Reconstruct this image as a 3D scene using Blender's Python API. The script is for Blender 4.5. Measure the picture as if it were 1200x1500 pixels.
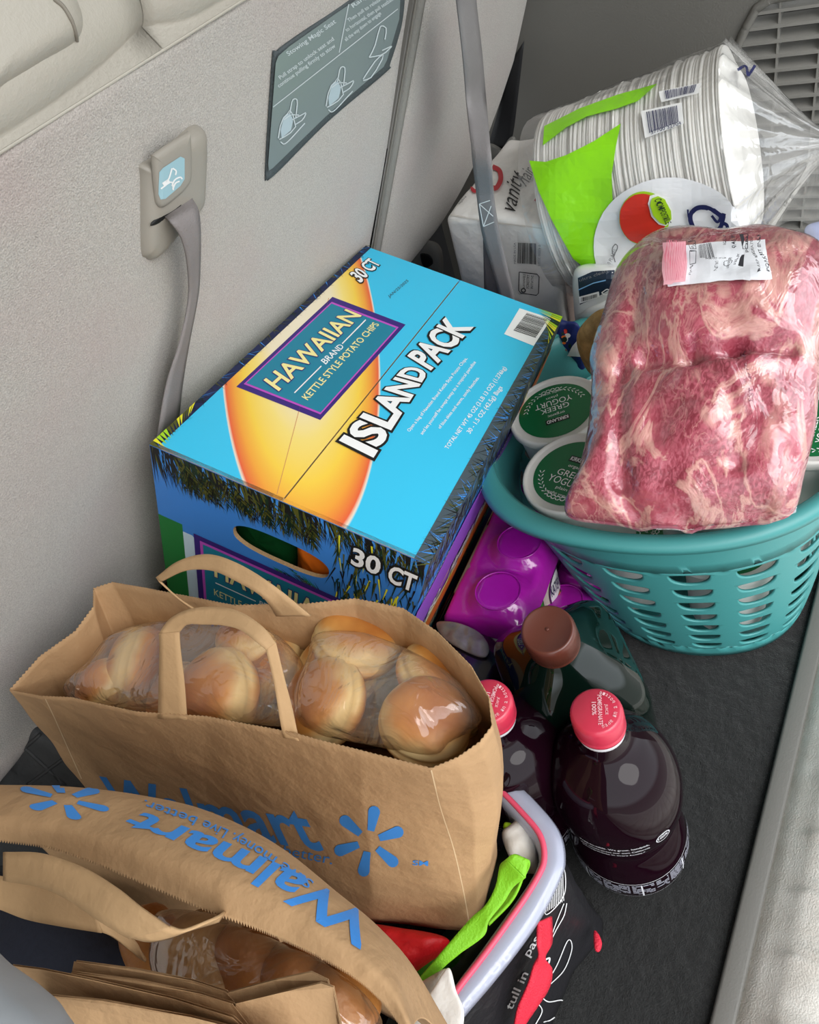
import bpy, bmesh, math, random
import numpy as np
from mathutils import Vector, Matrix, Euler, noise
from mathutils.bvhtree import BVHTree
from math import sin, cos, pi, radians
random.seed(7)
for o in list(bpy.data.objects): bpy.data.objects.remove(o)
COL = bpy.context.scene.collection
SC = bpy.context.scene

# ------------------------------------------------------------------ camera
F = 1089.0; PCX, PCY = 600.0, 750.0
_x = np.array([1000., -1530., F]); _x /= np.linalg.norm(_x)
_d = np.array([420., 1050., F]); _d -= _x*(_d@_x); _d /= np.linalg.norm(_d)
_z = -_d; _y = np.cross(_z, _x)
RW = np.stack([_x, _y, _z])              # world = RW @ (right, down, forward)
CAM = Vector((0, 0, .75))
cam = bpy.data.cameras.new('camera'); camo = bpy.data.objects.new('camera', cam); COL.objects.link(camo)
right, up, back = RW@[1, 0, 0], RW@[0, -1, 0], RW@[0, 0, -1]
camo.matrix_world = Matrix(((right[0], up[0], back[0], 0), (right[1], up[1], back[1], 0), (right[2], up[2], back[2], .75), (0, 0, 0, 1)))
cam.sensor_fit = 'HORIZONTAL'; cam.sensor_width = 36; cam.lens = F/1200*36; cam.clip_start = .01
SC.camera = camo

# ------------------------------------------------------------------ light
w = bpy.data.worlds.new('sky'); SC.world = w; w.use_nodes = True
nt = w.node_tree; bg = nt.nodes['Background']
bg.inputs[1].default_value = 2.5
_tc = nt.nodes.new('ShaderNodeTexCoord'); _sp = nt.nodes.new('ShaderNodeSeparateXYZ'); nt.links.new(_tc.outputs['Generated'], _sp.inputs[0])
_rp = nt.nodes.new('ShaderNodeValToRGB'); _e = _rp.color_ramp.elements               # paved ground below, haze at the horizon, bright overcast above
_e[0].position = .47; _e[0].color = (.34, .335, .325, 1); _e[1].position = .53; _e[1].color = (.90, .95, 1, 1)
_mr = nt.nodes.new('ShaderNodeMapRange'); _mr.inputs[1].default_value = -1; _mr.inputs[2].default_value = 1; nt.links.new(_sp.outputs[2], _mr.inputs[0])
nt.links.new(_mr.outputs[0], _rp.inputs[0]); nt.links.new(_rp.outputs[0], bg.inputs[0])
sl = bpy.data.lights.new('sun', 'SUN'); sl.energy = 2.4; sl.angle = radians(45); sl.color = (1, .98, .95)
so = bpy.data.objects.new('sun', sl); COL.objects.link(so)
so.rotation_euler = Vector((-.25, -.75, .75)).to_track_quat('Z', 'Y').to_euler()
SC.view_settings.view_transform = 'Standard'; SC.view_settings.look = 'None'
SC.view_settings.gamma = 1; SC.view_settings.use_curve_mapping = False
SC.view_settings.exposure = 0.0

# ------------------------------------------------------------------ helpers
def ray(u, v):
    r = RW@np.array([u-PCX, v-PCY, F]); return Vector(r)
def pl(u, v, n, d):
    n = Vector(n); r = ray(u, v); return CAM + r*((d-n.dot(CAM))/n.dot(r))
def P(u, v, z): return pl(u, v, (0, 0, 1), z)
def PX(u, v, x): return pl(u, v, (1, 0, 0), x)
def PY(u, v, y): return pl(u, v, (0, 1, 0), y)
TS = math.tan(radians(24)); Y0 = .708
SN = Vector((0, -1, -TS)).normalized()          # seat face normal, toward the cargo
SN2 = Vector((0, -cos(radians(24)), -sin(radians(24))))
def PS(u, v, off=0.0):
    n = Vector((0, 1, TS)); L = n.length
    return pl(u, v, n/L, Y0/L-off)
def lerp(a, b, t): return a+(b-a)*t

def hexc(h):
    h = h.lstrip('#'); c = [int(h[i:i+2], 16)/255 for i in (0, 2, 4)]
    return tuple(x/12.92 if x < .04045 else ((x+.055)/1.055)**2.4 for x in c)+(1,)
def M(name, col, rough=.55, bump=None, var=None, metal=0, coat=0, spec=.5, sheen=0, trans=0, two=None, coord='Object'):
    m = bpy.data.materials.new(name); m.use_nodes = True; t = m.node_tree; b = t.nodes['Principled BSDF']
    c = hexc(col) if isinstance(col, str) else col
    b.inputs['Base Color'].default_value = c; b.inputs['Roughness'].default_value = rough
    b.inputs['Metallic'].default_value = metal; b.inputs['Coat Weight'].default_value = coat
    b.inputs['Specular IOR Level'].default_value = spec; b.inputs['Sheen Weight'].default_value = sheen
    b.inputs['Transmission Weight'].default_value = trans; b.inputs['Coat Roughness'].default_value = .08
    tc = None
    def coordn():
        nonlocal tc
        if tc is None: tc = t.nodes.new('ShaderNodeTexCoord')
        return tc.outputs[coord]
    if var:
        sc, amt = var[:2]
        n = t.nodes.new('ShaderNodeTexNoise'); n.inputs['Scale'].default_value = sc; n.inputs['Detail'].default_value = 6
        t.links.new(coordn(), n.inputs['Vector'])
        mx = t.nodes.new('ShaderNodeMix'); mx.data_type = 'RGBA'
        c2 = hexc(two) if two else tuple(x*(1-amt) for x in c[:3])+(1,)
        mr = t.nodes.new('ShaderNodeMapRange'); mr.inputs[1].default_value = .32; mr.inputs[2].default_value = .68
        t.links.new(n.outputs[0], mr.inputs[0]); t.links.new(mr.outputs[0], mx.inputs[0])
        mx.inputs[6].default_value = c; mx.inputs[7].default_value = c2
        t.links.new(mx.outputs[2], b.inputs['Base Color'])
    if bump:
        last = None
        for k in range(0, len(bump), 2):
            n = t.nodes.new('ShaderNodeTexNoise'); n.inputs['Scale'].default_value = bump[k]; n.inputs['Detail'].default_value = 4
            t.links.new(coordn(), n.inputs['Vector'])
            bn = t.nodes.new('ShaderNodeBump'); bn.inputs['Strength'].default_value = bump[k+1]; bn.inputs['Distance'].default_value = .002 if bump[k] > 60 else .01
            t.links.new(n.outputs[0], bn.inputs['Height'])
            if last: t.links.new(last.outputs[0], bn.inputs['Normal'])
            last = bn
        t.links.new(last.outputs[0], b.inputs['Normal'])
        if coat: t.links.new(last.outputs[0], b.inputs['Coat Normal'])
    return m
def film_mat(name, tint='#ffffff', haze=.08, sc=40, st=.6, gloss=.12):
    m = bpy.data.materials.new(name); m.use_nodes = True; t = m.node_tree; t.nodes.remove(t.nodes['Principled BSDF'])
    out = t.nodes['Material Output']
    tr = t.nodes.new('ShaderNodeBsdfTransparent'); tr.inputs[0].default_value = hexc(tint)
    gl = t.nodes.new('ShaderNodeBsdfGlossy'); gl.inputs['Roughness'].default_value = .12
    df = t.nodes.new('ShaderNodeBsdfDiffuse'); df.inputs[0].default_value = (.9, .9, .9, 1)
    fr = t.nodes.new('ShaderNodeLayerWeight')
    ad = t.nodes.new('ShaderNodeMath'); ad.operation = 'MULTIPLY_ADD'; ad.inputs[1].default_value = .75; ad.inputs[2].default_value = .01+gloss*.2; ad.use_clamp = True
    tc = t.nodes.new('ShaderNodeTexCoord'); n = t.nodes.new('ShaderNodeTexNoise'); n.inputs['Scale'].default_value = sc; n.inputs['Detail'].default_value = 3; n.inputs['Distortion'].default_value = 1.2
    bn = t.nodes.new('ShaderNodeBump'); bn.inputs['Strength'].default_value = st; bn.inputs['Distance'].default_value = .01
    t.links.new(tc.outputs['Object'], n.inputs['Vector']); t.links.new(n.outputs[0], bn.inputs['Height'])
    t.links.new(bn.outputs[0], gl.inputs['Normal']); t.links.new(bn.outputs[0], fr.inputs['Normal']); fr.inputs['Blend'].default_value = .36
    m1 = t.nodes.new('ShaderNodeMixShader'); m1.inputs[0].default_value = haze
    t.links.new(tr.outputs[0], m1.inputs[1]); t.links.new(df.outputs[0], m1.inputs[2])
    m2 = t.nodes.new('ShaderNodeMixShader')
    t.links.new(fr.outputs['Facing'], ad.inputs[0]); t.links.new(ad.outputs[0], m2.inputs[0])
    t.links.new(m1.outputs[0], m2.inputs[1]); t.links.new(gl.outputs[0], m2.inputs[2]); t.links.new(m2.outputs[0], out.inputs[0])
    return m

ORG = {}   # object -> world matrix
def tag(o, label=None, cat=None, group=None, kind=None):
    if label: o['label'] = label
    if cat: o['category'] = cat
    if group: o['group'] = group
    if kind: o['kind'] = kind
    return o
def thing(name, label, cat, mat=None, loc=(0, 0, 0), group=None):
    o = bpy.data.objects.new(name, None); COL.objects.link(o); o.empty_display_size = .02
    m = mat if mat is not None else Matrix.Translation(Vector(loc))
    o.matrix_world = m; ORG[o.name] = m.copy()
    return tag(o, label, cat, group)
def mesh(name, V, Fs, mat, parent=None, smooth=True, uv=None, mi=None, local=False, thick=0, bevel=0, sub=0, auto=None):
    """V: world (or parent-local) vertices"""
    V = [Vector(v) for v in V]
    me = bpy.data.meshes.new(name)
    pm = ORG[parent.name] if parent is not None else Matrix()
    if not local: inv = pm.inverted(); V = [inv@v for v in V]
    lo = Vector((min(v.x for v in V), min(v.y for v in V), min(v.z for v in V))); hi = Vector((max(v.x for v in V), max(v.y for v in V), max(v.z for v in V)))
    c = Vector(((lo.x+hi.x)/2, (lo.y+hi.y)/2, lo.z))
    me.from_pydata([v-c for v in V], [], Fs); me.update()
    mats = mat if isinstance(mat, (list, tuple)) else [mat]
    for m in mats: me.materials.append(m)
    if mi is not None: me.polygons.foreach_set('material_index', mi)
    if smooth: me.polygons.foreach_set('use_smooth', [True]*len(me.polygons))
    if uv is not None:
        l = me.uv_layers.new(name='UVMap')
        vi = [0]*len(me.loops); me.loops.foreach_get('vertex_index', vi)
        l.data.foreach_set('uv', [k for i in vi for k in uv[i]])
    o = bpy.data.objects.new(name, me); COL.objects.link(o); o.location = c
    if parent is not None: o.parent = parent
    ORG[o.name] = pm@Matrix.Translation(c)
    if bevel:
        b = o.modifiers.new('b', 'BEVEL'); b.width = bevel; b.segments = 3; b.limit_method = 'ANGLE'; b.angle_limit = radians(35)
    if sub:
        s = o.modifiers.new('s', 'SUBSURF'); s.levels = s.render_levels = sub
    if thick:
        s = o.modifiers.new('t', 'SOLIDIFY'); s.thickness = thick; s.offset = 0
    if auto:
        try: me.set_sharp_from_angle(angle=radians(auto))
        except Exception: pass
    return o
def copytree(o, M4, label=None, group=None):
    c = o.copy(); COL.objects.link(c); c.matrix_world = M4; ORG[c.name] = M4.copy()
    if label: c['label'] = label
    if group: c['group'] = group
    def rec(src, dst):
        for ch in list(src.children):
            k = ch.copy(); COL.objects.link(k); k.parent = dst; k.matrix_parent_inverse = Matrix(); ORG[k.name] = ORG[dst.name]@k.matrix_basis
            rec(ch, k)
    rec(o, c); return c
def grid_faces(m, n, closed_n=False, off=0):
    f = []
    for i in range(m-1):
        for j in range(n if closed_n else n-1):
            a = i*n+j; b = i*n+(j+1) % n
            f.append((off+a, off+b, off+b+n, off+a+n))
    return f
def cr(pts, t, closed=False):
    """Catmull-Rom through pts (k,3) at t in 0..1"""
    pts = np.asarray(pts, float); k = len(pts)
    if closed:
        x = (t % 1.0)*k; i = int(x) % k; f = x-int(x); p = [pts[(i+j) % k] for j in (-1, 0, 1, 2)]
    else:
        x = min(max(t, 0), 1)*(k-1); i = min(int(x), k-2); f = x-i
        g = lambda j: pts[j] if 0 <= j < k else (2*pts[0]-pts[1] if j < 0 else 2*pts[-1]-pts[-2])
        p = [g(i-1), g(i), g(i+1), g(i+2)]
    return .5*((2*p[1])+(-p[0]+p[2])*f+(2*p[0]-5*p[1]+4*p[2]-p[3])*f*f+(-p[0]+3*p[1]-3*p[2]+p[3])*f**3)
def lin(pts, t):
    pts = np.asarray(pts, float); k = len(pts); x = min(max(t, 0), 1)*(k-1); i = min(int(x), k-2); return pts[i]*(1-(x-i))+pts[i+1]*(x-i)
def patch(rows, m, n, amp=0, sc=8, seed=0, nrm=None):
    """rows: list of rows of 3D control points -> m x n grid"""
    V = []
    for i in range(m):
        u = i/(m-1); 
        for j in range(n):
            v = j/(n-1); p = Vector(cr([cr(r, v) for r in rows], u))
            if amp: p += (nrm or Vector((0, 0, 1)))*(noise.noise(p*sc+Vector((seed, 0, 0)))*amp)
            V.append(p)
    return V, grid_faces(m, n)
def bvh_of(*objs):
    V = []; Fs = []
    for V0, F0 in objs:
        k = len(V); V += [Vector(v) for v in V0]; Fs += [tuple(i+k for i in f) for f in F0]
    return BVHTree.FromPolygons(V, Fs)
def lathe(prof, seg=40, cap=True):
    """prof: [(r,z)] -> local verts, faces"""
    V = []; n = len(prof)
    for r, z in prof:
        for k in range(seg): a = 2*pi*k/seg; V.append((r*cos(a), r*sin(a), z))
    Fs = [(a, b, c, d) for (a, b, c, d) in grid_faces(n, seg, True)]
    if cap:
        Fs.append(tuple(range(seg))[::-1]); Fs.append(tuple((n-1)*seg+k for k in range(seg)))
    return V, Fs
def box(lo, hi):
    (a, b, c), (d, e, f) = lo, hi
    V = [(a, b, c), (d, b, c), (d, e, c), (a, e, c), (a, b, f), (d, b, f), (d, e, f), (a, e, f)]
    return V, [(0, 3, 2, 1), (4, 5, 6, 7), (0, 1, 5, 4), (1, 2, 6, 5), (2, 3, 7, 6), (3, 0, 4, 7)]
def join(*vf):
    V = []; Fs = []
    for v, f in vf:
        k = len(V); V += list(v); Fs += [tuple(i+k for i in q) for q in f]
    return V, Fs
def tf(vf, M4): return [M4@Vector(v) for v in vf[0]], vf[1]
def rbox(lo, hi, r, seg=3):
    bm = bmesh.new(); V, Fs = box(lo, hi); vs = [bm.verts.new(v) for v in V]
    for f in Fs: bm.faces.new([vs[i] for i in f])
    bmesh.ops.bevel(bm, geom=list(bm.edges), offset=r, segments=seg, profile=.5, affect='EDGES')
    bm.verts.ensure_lookup_table(); bm.verts.index_update(); V = [v.co.copy() for v in bm.verts]; Fs = [tuple(v.index for v in f.verts) for f in bm.faces]; bm.free(); return V, Fs
def prism(poly, d, closed=True):
    """poly 3D pts, extruded by vector d"""
    n = len(poly); V = [Vector(p) for p in poly]+[Vector(p)+Vector(d) for p in poly]
    return V, [tuple(range(n))[::-1], tuple(range(n, 2*n))]+[(i, (i+1) % n, (i+1) % n+n, i+n) for i in range(n)]
def tube(path, r, seg=10, closed=False, flat=1.0):
    V = []; n = len(path); path = [Vector(p) for p in path]
    for i, p in enumerate(path):
        a = path[(i-1) % n] if (i > 0 or closed) else p; b = path[(i+1) % n] if (i < n-1 or closed) else p
        t = (b-a).normalized(); s = t.cross(Vector((0, 0, 1)) if abs(t.z) < .9 else Vector((1, 0, 0))).normalized(); q = t.cross(s)
        rr = r[i] if isinstance(r, (list, tuple)) else r
        for k in range(seg): an = 2*pi*k/seg; V.append(p+s*(cos(an)*rr)+q*(sin(an)*rr*flat))
    Fs = grid_faces(n, seg, True)
    if closed: Fs += [((n-1)*seg+k, (n-1)*seg+(k+1) % seg, (k+1) % seg, k) for k in range(seg)]
    else: Fs += [tuple(range(seg))[::-1], tuple((n-1)*seg+k for k in range(seg))]
    return V, Fs
def ribbon(name, pairs, mat, parent=None, n=60, thick=.0009, bump=0, local=False):
    """pairs: [(edge A point, edge B point)] 3D"""
    A = [p[0] for p in pairs]; B = [p[1] for p in pairs]; V = []
    for i in range(n):
        t = i/(n-1); a = Vector(cr(A, t)); b = Vector(cr(B, t))
        for j in range(5): V.append(a.lerp(b, j/4))
    return mesh(name, V, grid_faces(n, 5), mat, parent, thick=thick, local=local)
def pillow(outline, upv, ht, hb, p=2.4, rings=16, seg=96, amp=0, sc=10, seed=0, closed=True, cen=None):
    o = [Vector(cr(outline, k/seg, True)) for k in range(seg)]
    c = sum(o, Vector())/seg if cen is None else Vector(cen); upv = Vector(upv).normalized(); V = []
    def h(r): return (max(0, 1-r**p))**.5
    def put(q, r, s):
        d = 0
        if amp: d = (noise.noise(q*sc+Vector((seed, 1, 2)))+.5*noise.noise(q*sc*2.3+Vector((seed, 5, 2))))*amp*(1-r**6)
        V.append(q+upv*((ht*h(r)+d) if s > 0 else (-hb*h(r))))
    rr = [sin(pi/2*(i+1)/rings) for i in range(rings)]
    for r in rr:
        for q in o: put(c.lerp(q, r), r, 1)
    for r in rr[-2::-1]:
        for q in o: put(c.lerp(q, r), r, -1)
    Fs = grid_faces(2*rings-1, seg, True); top = len(V); V.append(c+upv*ht); bot = len(V); V.append(c-upv*hb)
    L = (2*rings-2)*seg
    Fs += [(top, (k+1) % seg, k) for k in range(seg)]+[(bot, L+k, L+(k+1) % seg) for k in range(seg)]
    return V, [f[::-1] for f in Fs]

# ---- flat print -------------------------------------------------------
_tc = {}
def text2d(body, bold=0.0, shear=0.0, cuts=(0, 0)):
    key = (body, bold, shear)
    if key not in _tc:
        cu = bpy.data.curves.new('t', 'FONT'); cu.body = body; cu.offset = bold; cu.shear = shear; cu.resolution_u = 3
        ob = bpy.data.objects.new('t', cu); me = ob.to_mesh()
        vs = [(v.co.x, v.co.y) for v in me.vertices]; fs = [tuple(p.vertices) for p in me.polygons]
        ob.to_mesh_clear(); bpy.data.objects.remove(ob); bpy.data.curves.remove(cu)
        x0 = min(v[0] for v in vs)+bold; x1 = max(v[0] for v in vs)-bold; y0 = min(v[1] for v in vs)+bold; y1 = max(v[1] for v in vs)-bold
        _tc[key] = ([((x-x0)/(x1-x0), (y-y0)/(y1-y0)) for x, y in vs], fs)
    return _tc[key]
def subdiv2d(V, Fs, nx, ny):
    bm = bmesh.new(); vs = [bm.verts.new((x, y, 0)) for x, y in V]
    for f in Fs:
        try: bm.faces.new([vs[i] for i in f])
        except ValueError: pass
    for k in range(1, nx):
        bmesh.ops.bisect_plane(bm, geom=bm.verts[:]+bm.edges[:]+bm.faces[:], plane_co=(k/nx, 0, 0), plane_no=(1, 0, 0))
    for k in range(1, ny):
        bmesh.ops.bisect_plane(bm, geom=bm.verts[:]+bm.edges[:]+bm.faces[:], plane_co=(0, k/ny, 0), plane_no=(0, 1, 0))
    bm.verts.index_update(); V = [(v.co.x, v.co.y) for v in bm.verts]; Fs = [tuple(v.index for v in f.verts) for f in bm.faces]; bm.free(); return V, Fs
def homog(dst):
    A = []
    for (x, y), (u, v) in zip([(0, 1), (1, 1), (1, 0), (0, 0)], dst):
        A.append([x, y, 1, 0, 0, 0, -u*x, -u*y, -u]); A.append([0, 0, 0, x, y, 1, -v*x, -v*y, -v])
    return np.linalg.svd(np.array(A, float))[2][-1].reshape(3, 3)
class Print:
    """collects flat print in several inks, laid onto a real surface"""
    def __init__(s, to3d, off=.0002): s.f = to3d; s.V = []; s.F = []; s.mi = []; s.mats = []; s.off = off
    def _m(s, m):
        if m not in s.mats: s.mats.append(m)
        return s.mats.index(m)
    def poly2d(s, V, Fs, m, layer=1):
        k = len(s.V); mi = s._m(m); ok = True; out = []
        for v in V:
            q = s.f(v[0], v[1], s.off*layer)
            if q is None: ok = False; q = Vector((0, 0, 0)); out.append((q, False))
            else: out.append((q, True))
        s.V += [q for q, _ in out]
        for f in Fs:
            if all(out[i][1] for i in f): s.F.append(tuple(i+k for i in f)); s.mi.append(mi)
    def quad(s, q, m, layer=1, nx=4, ny=4):
        """q: TL,TR,BR,BL in the print's 2D frame"""
        H = homog(q); V, Fs = subdiv2d([(0, 0), (1, 0), (1, 1), (0, 1)], [(0, 1, 2, 3)], nx, ny)
        s.poly2d([s._h(H, p) for p in V], Fs, m, layer)
    @staticmethod
    def _h(H, p): r = H@np.array([p[0], p[1], 1]); return (r[0]/r[2], r[1]/r[2])
    def rect(s, x0, y0, x1, y1, m, layer=1, nx=2, ny=2): s.quad([(x0, y0), (x1, y0), (x1, y1), (x0, y1)], m, layer, nx, ny)
    def text(s, body, q, m, layer=2, bold=0.0, shear=0.0, outline=None, ob=.03, nx=1, ny=1):
        H = homog(q)
        if outline is not None:
            V, Fs = text2d(body, bold+ob, shear)
            if nx*ny > 1: V, Fs = subdiv2d(V, Fs, nx, ny)
            s.poly2d([s._h(H, p) for p in V], Fs, outline, layer)
        V, Fs = text2d(body, bold, shear)
        if nx*ny > 1: V, Fs = subdiv2d(V, Fs, nx, ny)
        s.poly2d([s._h(H, p) for p in V], Fs, m, layer+(1 if outline is not None else 0))
    def tline(s, body, p0, p1, h, m, layer=2, bold=0.0, upd=None, **k):
        """baseline start, end, height (2D frame); upd = up direction"""
        p0 = np.array(p0, float); p1 = np.array(p1, float)
        if upd is None: d = p1-p0; u = np.array([d[1], -d[0]])/np.hypot(*d)*h
        else: u = np.array(upd, float); u = u/np.hypot(*u)*h
        s.text(body, [p0+u, p1+u, p1, p0], m, layer, bold, **k)
    def disc(s, c, rx, ry, m, layer=1, ang=0, n=36, inner=0):
        V = []; Fs = []
        ca, sa = cos(ang), sin(ang)
        pt = lambda r, a: (c[0]+rx*r*cos(a)*ca-ry*r*sin(a)*sa, c[1]+rx*r*cos(a)*sa+ry*r*sin(a)*ca)
        if inner:
            for k in range(n): V += [pt(1, 2*pi*k/n), pt(inner, 2*pi*k/n)]
            Fs = [(2*k, 2*((k+1) % n), 2*((k+1) % n)+1, 2*k+1) for k in range(n)]
        else:
            R = 5; V = [c]
            for i in range(1, R+1): V += [pt(i/R, 2*pi*k/n) for k in range(n)]
            Fs = [(0, 1+k, 1+(k+1) % n) for k in range(n)]
            for i in range(R-1): Fs += [(1+i*n+k, 1+(i+1)*n+k, 1+(i+1)*n+(k+1) % n, 1+i*n+(k+1) % n) for k in range(n)]
        s.poly2d(V, Fs, m, layer)
    def strip(s, pts, w, m, layer=1, taper=False, n=None):
        if n: pts = [cr(pts, k/(n-1)) for k in range(n)]
        V = []; N = len(pts)
        for i in range(N):
            a = np.array(pts[max(i-1, 0)], float); b = np.array(pts[min(i+1, N-1)], float); d = b-a; d /= (np.hypot(*d)+1e-9); nn = np.array([-d[1], d[0]])
            ww = w*(1-i/(N-1)*.95) if taper else w; p = np.array(pts[i], float); V += [tuple(p+nn*ww/2), tuple(p-nn*ww/2)]
        s.poly2d(V, [(2*i, 2*i+2, 2*i+3, 2*i+1) for i in range(N-1)], m, layer)
    def fill(s, pts, m, layer=1, n=6):
        """filled outline, cut finely so that it follows the surface"""
        xs = [p[0] for p in pts]; ys = [p[1] for p in pts]; x0, x1, y0, y1 = min(xs), max(xs), min(ys), max(ys)
        V = [((x-x0)/(x1-x0), (y-y0)/(y1-y0)) for x, y in pts]
        from mathutils.geometry import tessellate_polygon
        tri = tessellate_polygon([[Vector((x, y, 0)) for x, y in V]])
        V, Fs = subdiv2d(V, [tuple(t) for t in tri], n, n)
        s.poly2d([(x0+x*(x1-x0), y0+y*(y1-y0)) for x, y in V], Fs, m, layer)
    def bars(s, q, m, layer=2, n=30, seed=1):
        r = random.Random(seed); H = homog(q); x = .02
        while x < .97:
            w_ = r.choice([.008, .012, .02, .028]); V = [(x, 0), (x+w_, 0), (x+w_, 1), (x, 1)]
            s.poly2d([s._h(H, p) for p in V], [(0, 1, 2, 3)], m, layer); x += w_+r.choice([.01, .016, .022])
    def done(s, name, parent, local=False):
        if not s.F: return None
        use = sorted({i for f in s.F for i in f}); ix = {i: k for k, i in enumerate(use)}
        s.V = [s.V[i] for i in use]; s.F = [tuple(ix[i] for i in f) for f in s.F]
        o = mesh(name, s.V, s.F, s.mats, parent, smooth=False, mi=s.mi, local=local)
        if not name.startswith(('spark', 'crease_highlight')) : o['kind'] = 'stuff'      # small lettering, too fine to pick apart
        return o
def px_on(bvh, maxd=3.0):
    """the print's frame is the photograph's pixels; the print lies on the surface itself"""
    def f(u, v, off):
        d = ray(u, v).normalized(); loc, n, i, dist = bvh.ray_cast(CAM, d, maxd)
        if loc is None: return None
        if n.dot(d) > 0: n = -n
        return loc+n*off
    return f
def frame_on(o, ax, ay):
    o, ax, ay = Vector(o), Vector(ax), Vector(ay); n = ax.cross(ay).normalized()
    return lambda u, v, off: o+ax*u+ay*v+n*off

# ------------------------------------------------------------------ inks and common materials
WHITE = M('white_ink', '#f2f2f0', .5); BLACK = M('black_ink', '#151515', .5); GREY = M('grey_ink', '#77777a', .6)
kraft = M('kraft_paper', '#b8936a', .8, bump=(16, .5, 400, .15, 60, .2), var=(9, .12))
kraft_in = M('kraft_fold', '#bf9b70', .8, bump=(30, .3, 400, .12), var=(14, .1))
BLUE = M('blue_ink', '#3f8fe0', .6)
#@@STRUCT
# ------------------------------------------------------------------ the setting
carpet = M('dark_carpet', '#222221', .95, bump=(900, .9, 60, .5), var=(350, .5, ), two='#141414', sheen=.15)
gplast = M('grey_plastic', '#6f6d68', .5, bump=(600, .15))
felt = M('seat_felt', '#c6c0b7', .95, bump=(900, .7, 40, .12), var=(950, .2), two='#a39d95', sheen=.3)
def add_blotch(m, c2, sc, amt):
    t = m.node_tree; b = t.nodes['Principled BSDF']; l = b.inputs['Base Color'].links[0]; src = l.from_socket
    n = t.nodes.new('ShaderNodeTexNoise'); n.inputs['Scale'].default_value = sc; n.inputs['Detail'].default_value = 3
    tc = t.nodes.new('ShaderNodeTexCoord'); t.links.new(tc.outputs['Object'], n.inputs['Vector'])
    mr = t.nodes.new('ShaderNodeMapRange'); mr.inputs[1].default_value = .45; mr.inputs[2].default_value = .75; mr.inputs[4].default_value = amt
    mx = t.nodes.new('ShaderNodeMix'); mx.data_type = 'RGBA'; mx.inputs[7].default_value = hexc(c2)
    t.links.new(n.outputs[0], mr.inputs[0]); t.links.new(mr.outputs[0], mx.inputs[0]); t.links.new(src, mx.inputs[6]); t.links.new(mx.outputs[2], b.inputs['Base Color'])
add_blotch(felt, '#b89a98', 7, .4)
leather = M('light_leather', '#b9b3a6', .42, bump=(300, .2, 700, .15), var=(12, .06))
dark = M('dark_backing', '#1d1d1e', .8, bump=(80, .4))
V, Fs = patch([[(-.5+.165*i, .022+.0762*j, .0) for i in range(11)] for j in range(11)], 40, 60, .0012, 14)
fl = mesh('floor', V, Fs, carpet); tag(fl, kind='structure')
# trim strip and sill along the tailgate opening
V, Fs = rbox((-.5, .004, -.004), (1.09, .022, .007), .003)
tag(mesh('trim_1', V, Fs, gplast), kind='structure')
sillm = M('sill_plastic', '#ece8e0', .4, bump=(700, .35, 90, .25), var=(40, .12), two='#d9d3c9')
rows = []
for (y, z) in ((.006, -.004), (.0045, .004), (-.006, .010), (-.018, .019), (-.025, .024), (-.05, .029), (-.12, .034), (-.2, .034), (-.26, .02), (-.27, -.05)):
    rows.append([(-.5+1.59*i/40, y, z) for i in range(41)])
V = []; NX = 640
for (r) in rows:
    for i in range(NX):
        x = -.5+1.59*i/(NX-1); y, z = r[0][1], r[0][2]
        rib = .0035*math.exp(-((((x+y*.35) % .052)-.026)/.0035)**2) if y < -.02 and y > -.25 else 0
        V.append((x, y, z+rib))
tag(mesh('trim_2', V, grid_faces(len(rows), NX), sillm), kind='structure')
# side panel with its vent
panel = M('side_panel_plastic', '#75736d', .55, bump=(450, .25), var=(8, .05))
XW = 1.09
yl = lambda z: min(.239-(z-.378)*.45, .285)
gtop, gbot = .432, .03
hole = [(yl(gbot), gbot), (yl(.30), .30), (yl(.378), .378), (yl(.405), .405), (.216, .424), (.20, gtop), (-.12, gtop), (-.14, gtop-.02), (-.14, gbot)]
outer = [(1.0, -.05), (1.0, .30), (1.0, .378), (1.0, .9), (.4, 1.3), (.2, 1.3), (-.12, 1.3), (-.4, 1.3), (-.4, -.05)]
V = [(XW, y, z) for y, z in hole]+[(XW, y, z) for y, z in outer]; n = len(hole)
Fs = [(i, (i+1) % n, (i+1) % n+n, i+n) for i in range(n)]
wr = tag(mesh('wall_right', V, Fs, panel, smooth=False, thick=.004), kind='structure')
# raised rounded frame around the vent
fr = [Vector((XW-.003, y, z)) for y, z in hole]
V, Fs = tube([Vector(lin(fr+[fr[0]], k/120)) for k in range(121)], .0055, 8)
mesh('vent_frame', V, Fs, panel, wr)
V, Fs = box((XW+.03, -.2, -.02), (XW+.034, .33, .5)); mesh('vent_backing', V, Fs, M('vent_backing_grey', '#4c4a47', .7), wr)
slatm = M('vent_slat_plastic', '#8b8983', .5, bump=(450, .2))
z = gbot+.008; k = 0
while z < gtop-.006:
    a, b = -.139, (yl(z) if z < .41 else .216-(z-.42)*1.2)-.002
    V = [(XW-.003, a, z+.002), (XW-.003, b, z+.002), (XW-.003, b, z-.0015), (XW-.003, a, z-.0015), (XW+.012, a, z+.0095), (XW+.012, b, z+.0095), (XW+.012, b, z+.007), (XW+.012, a, z+.007)]
    mesh('slat', V, [(0, 1, 2, 3), (7, 6, 5, 4), (4, 5, 1, 0), (3, 2, 6, 7), (0, 3, 7, 4), (1, 5, 6, 2)], slatm, wr, smooth=False); z += .0165; k += 1
y = .19
while y > -.13:
    zt = gtop if y < .2 else .40
    V, Fs = box((XW-.002, y-.0012, gbot), (XW+.016, y+.0012, zt)); mesh('rib', V, Fs, slatm, wr, smooth=False); y -= .047
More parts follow.
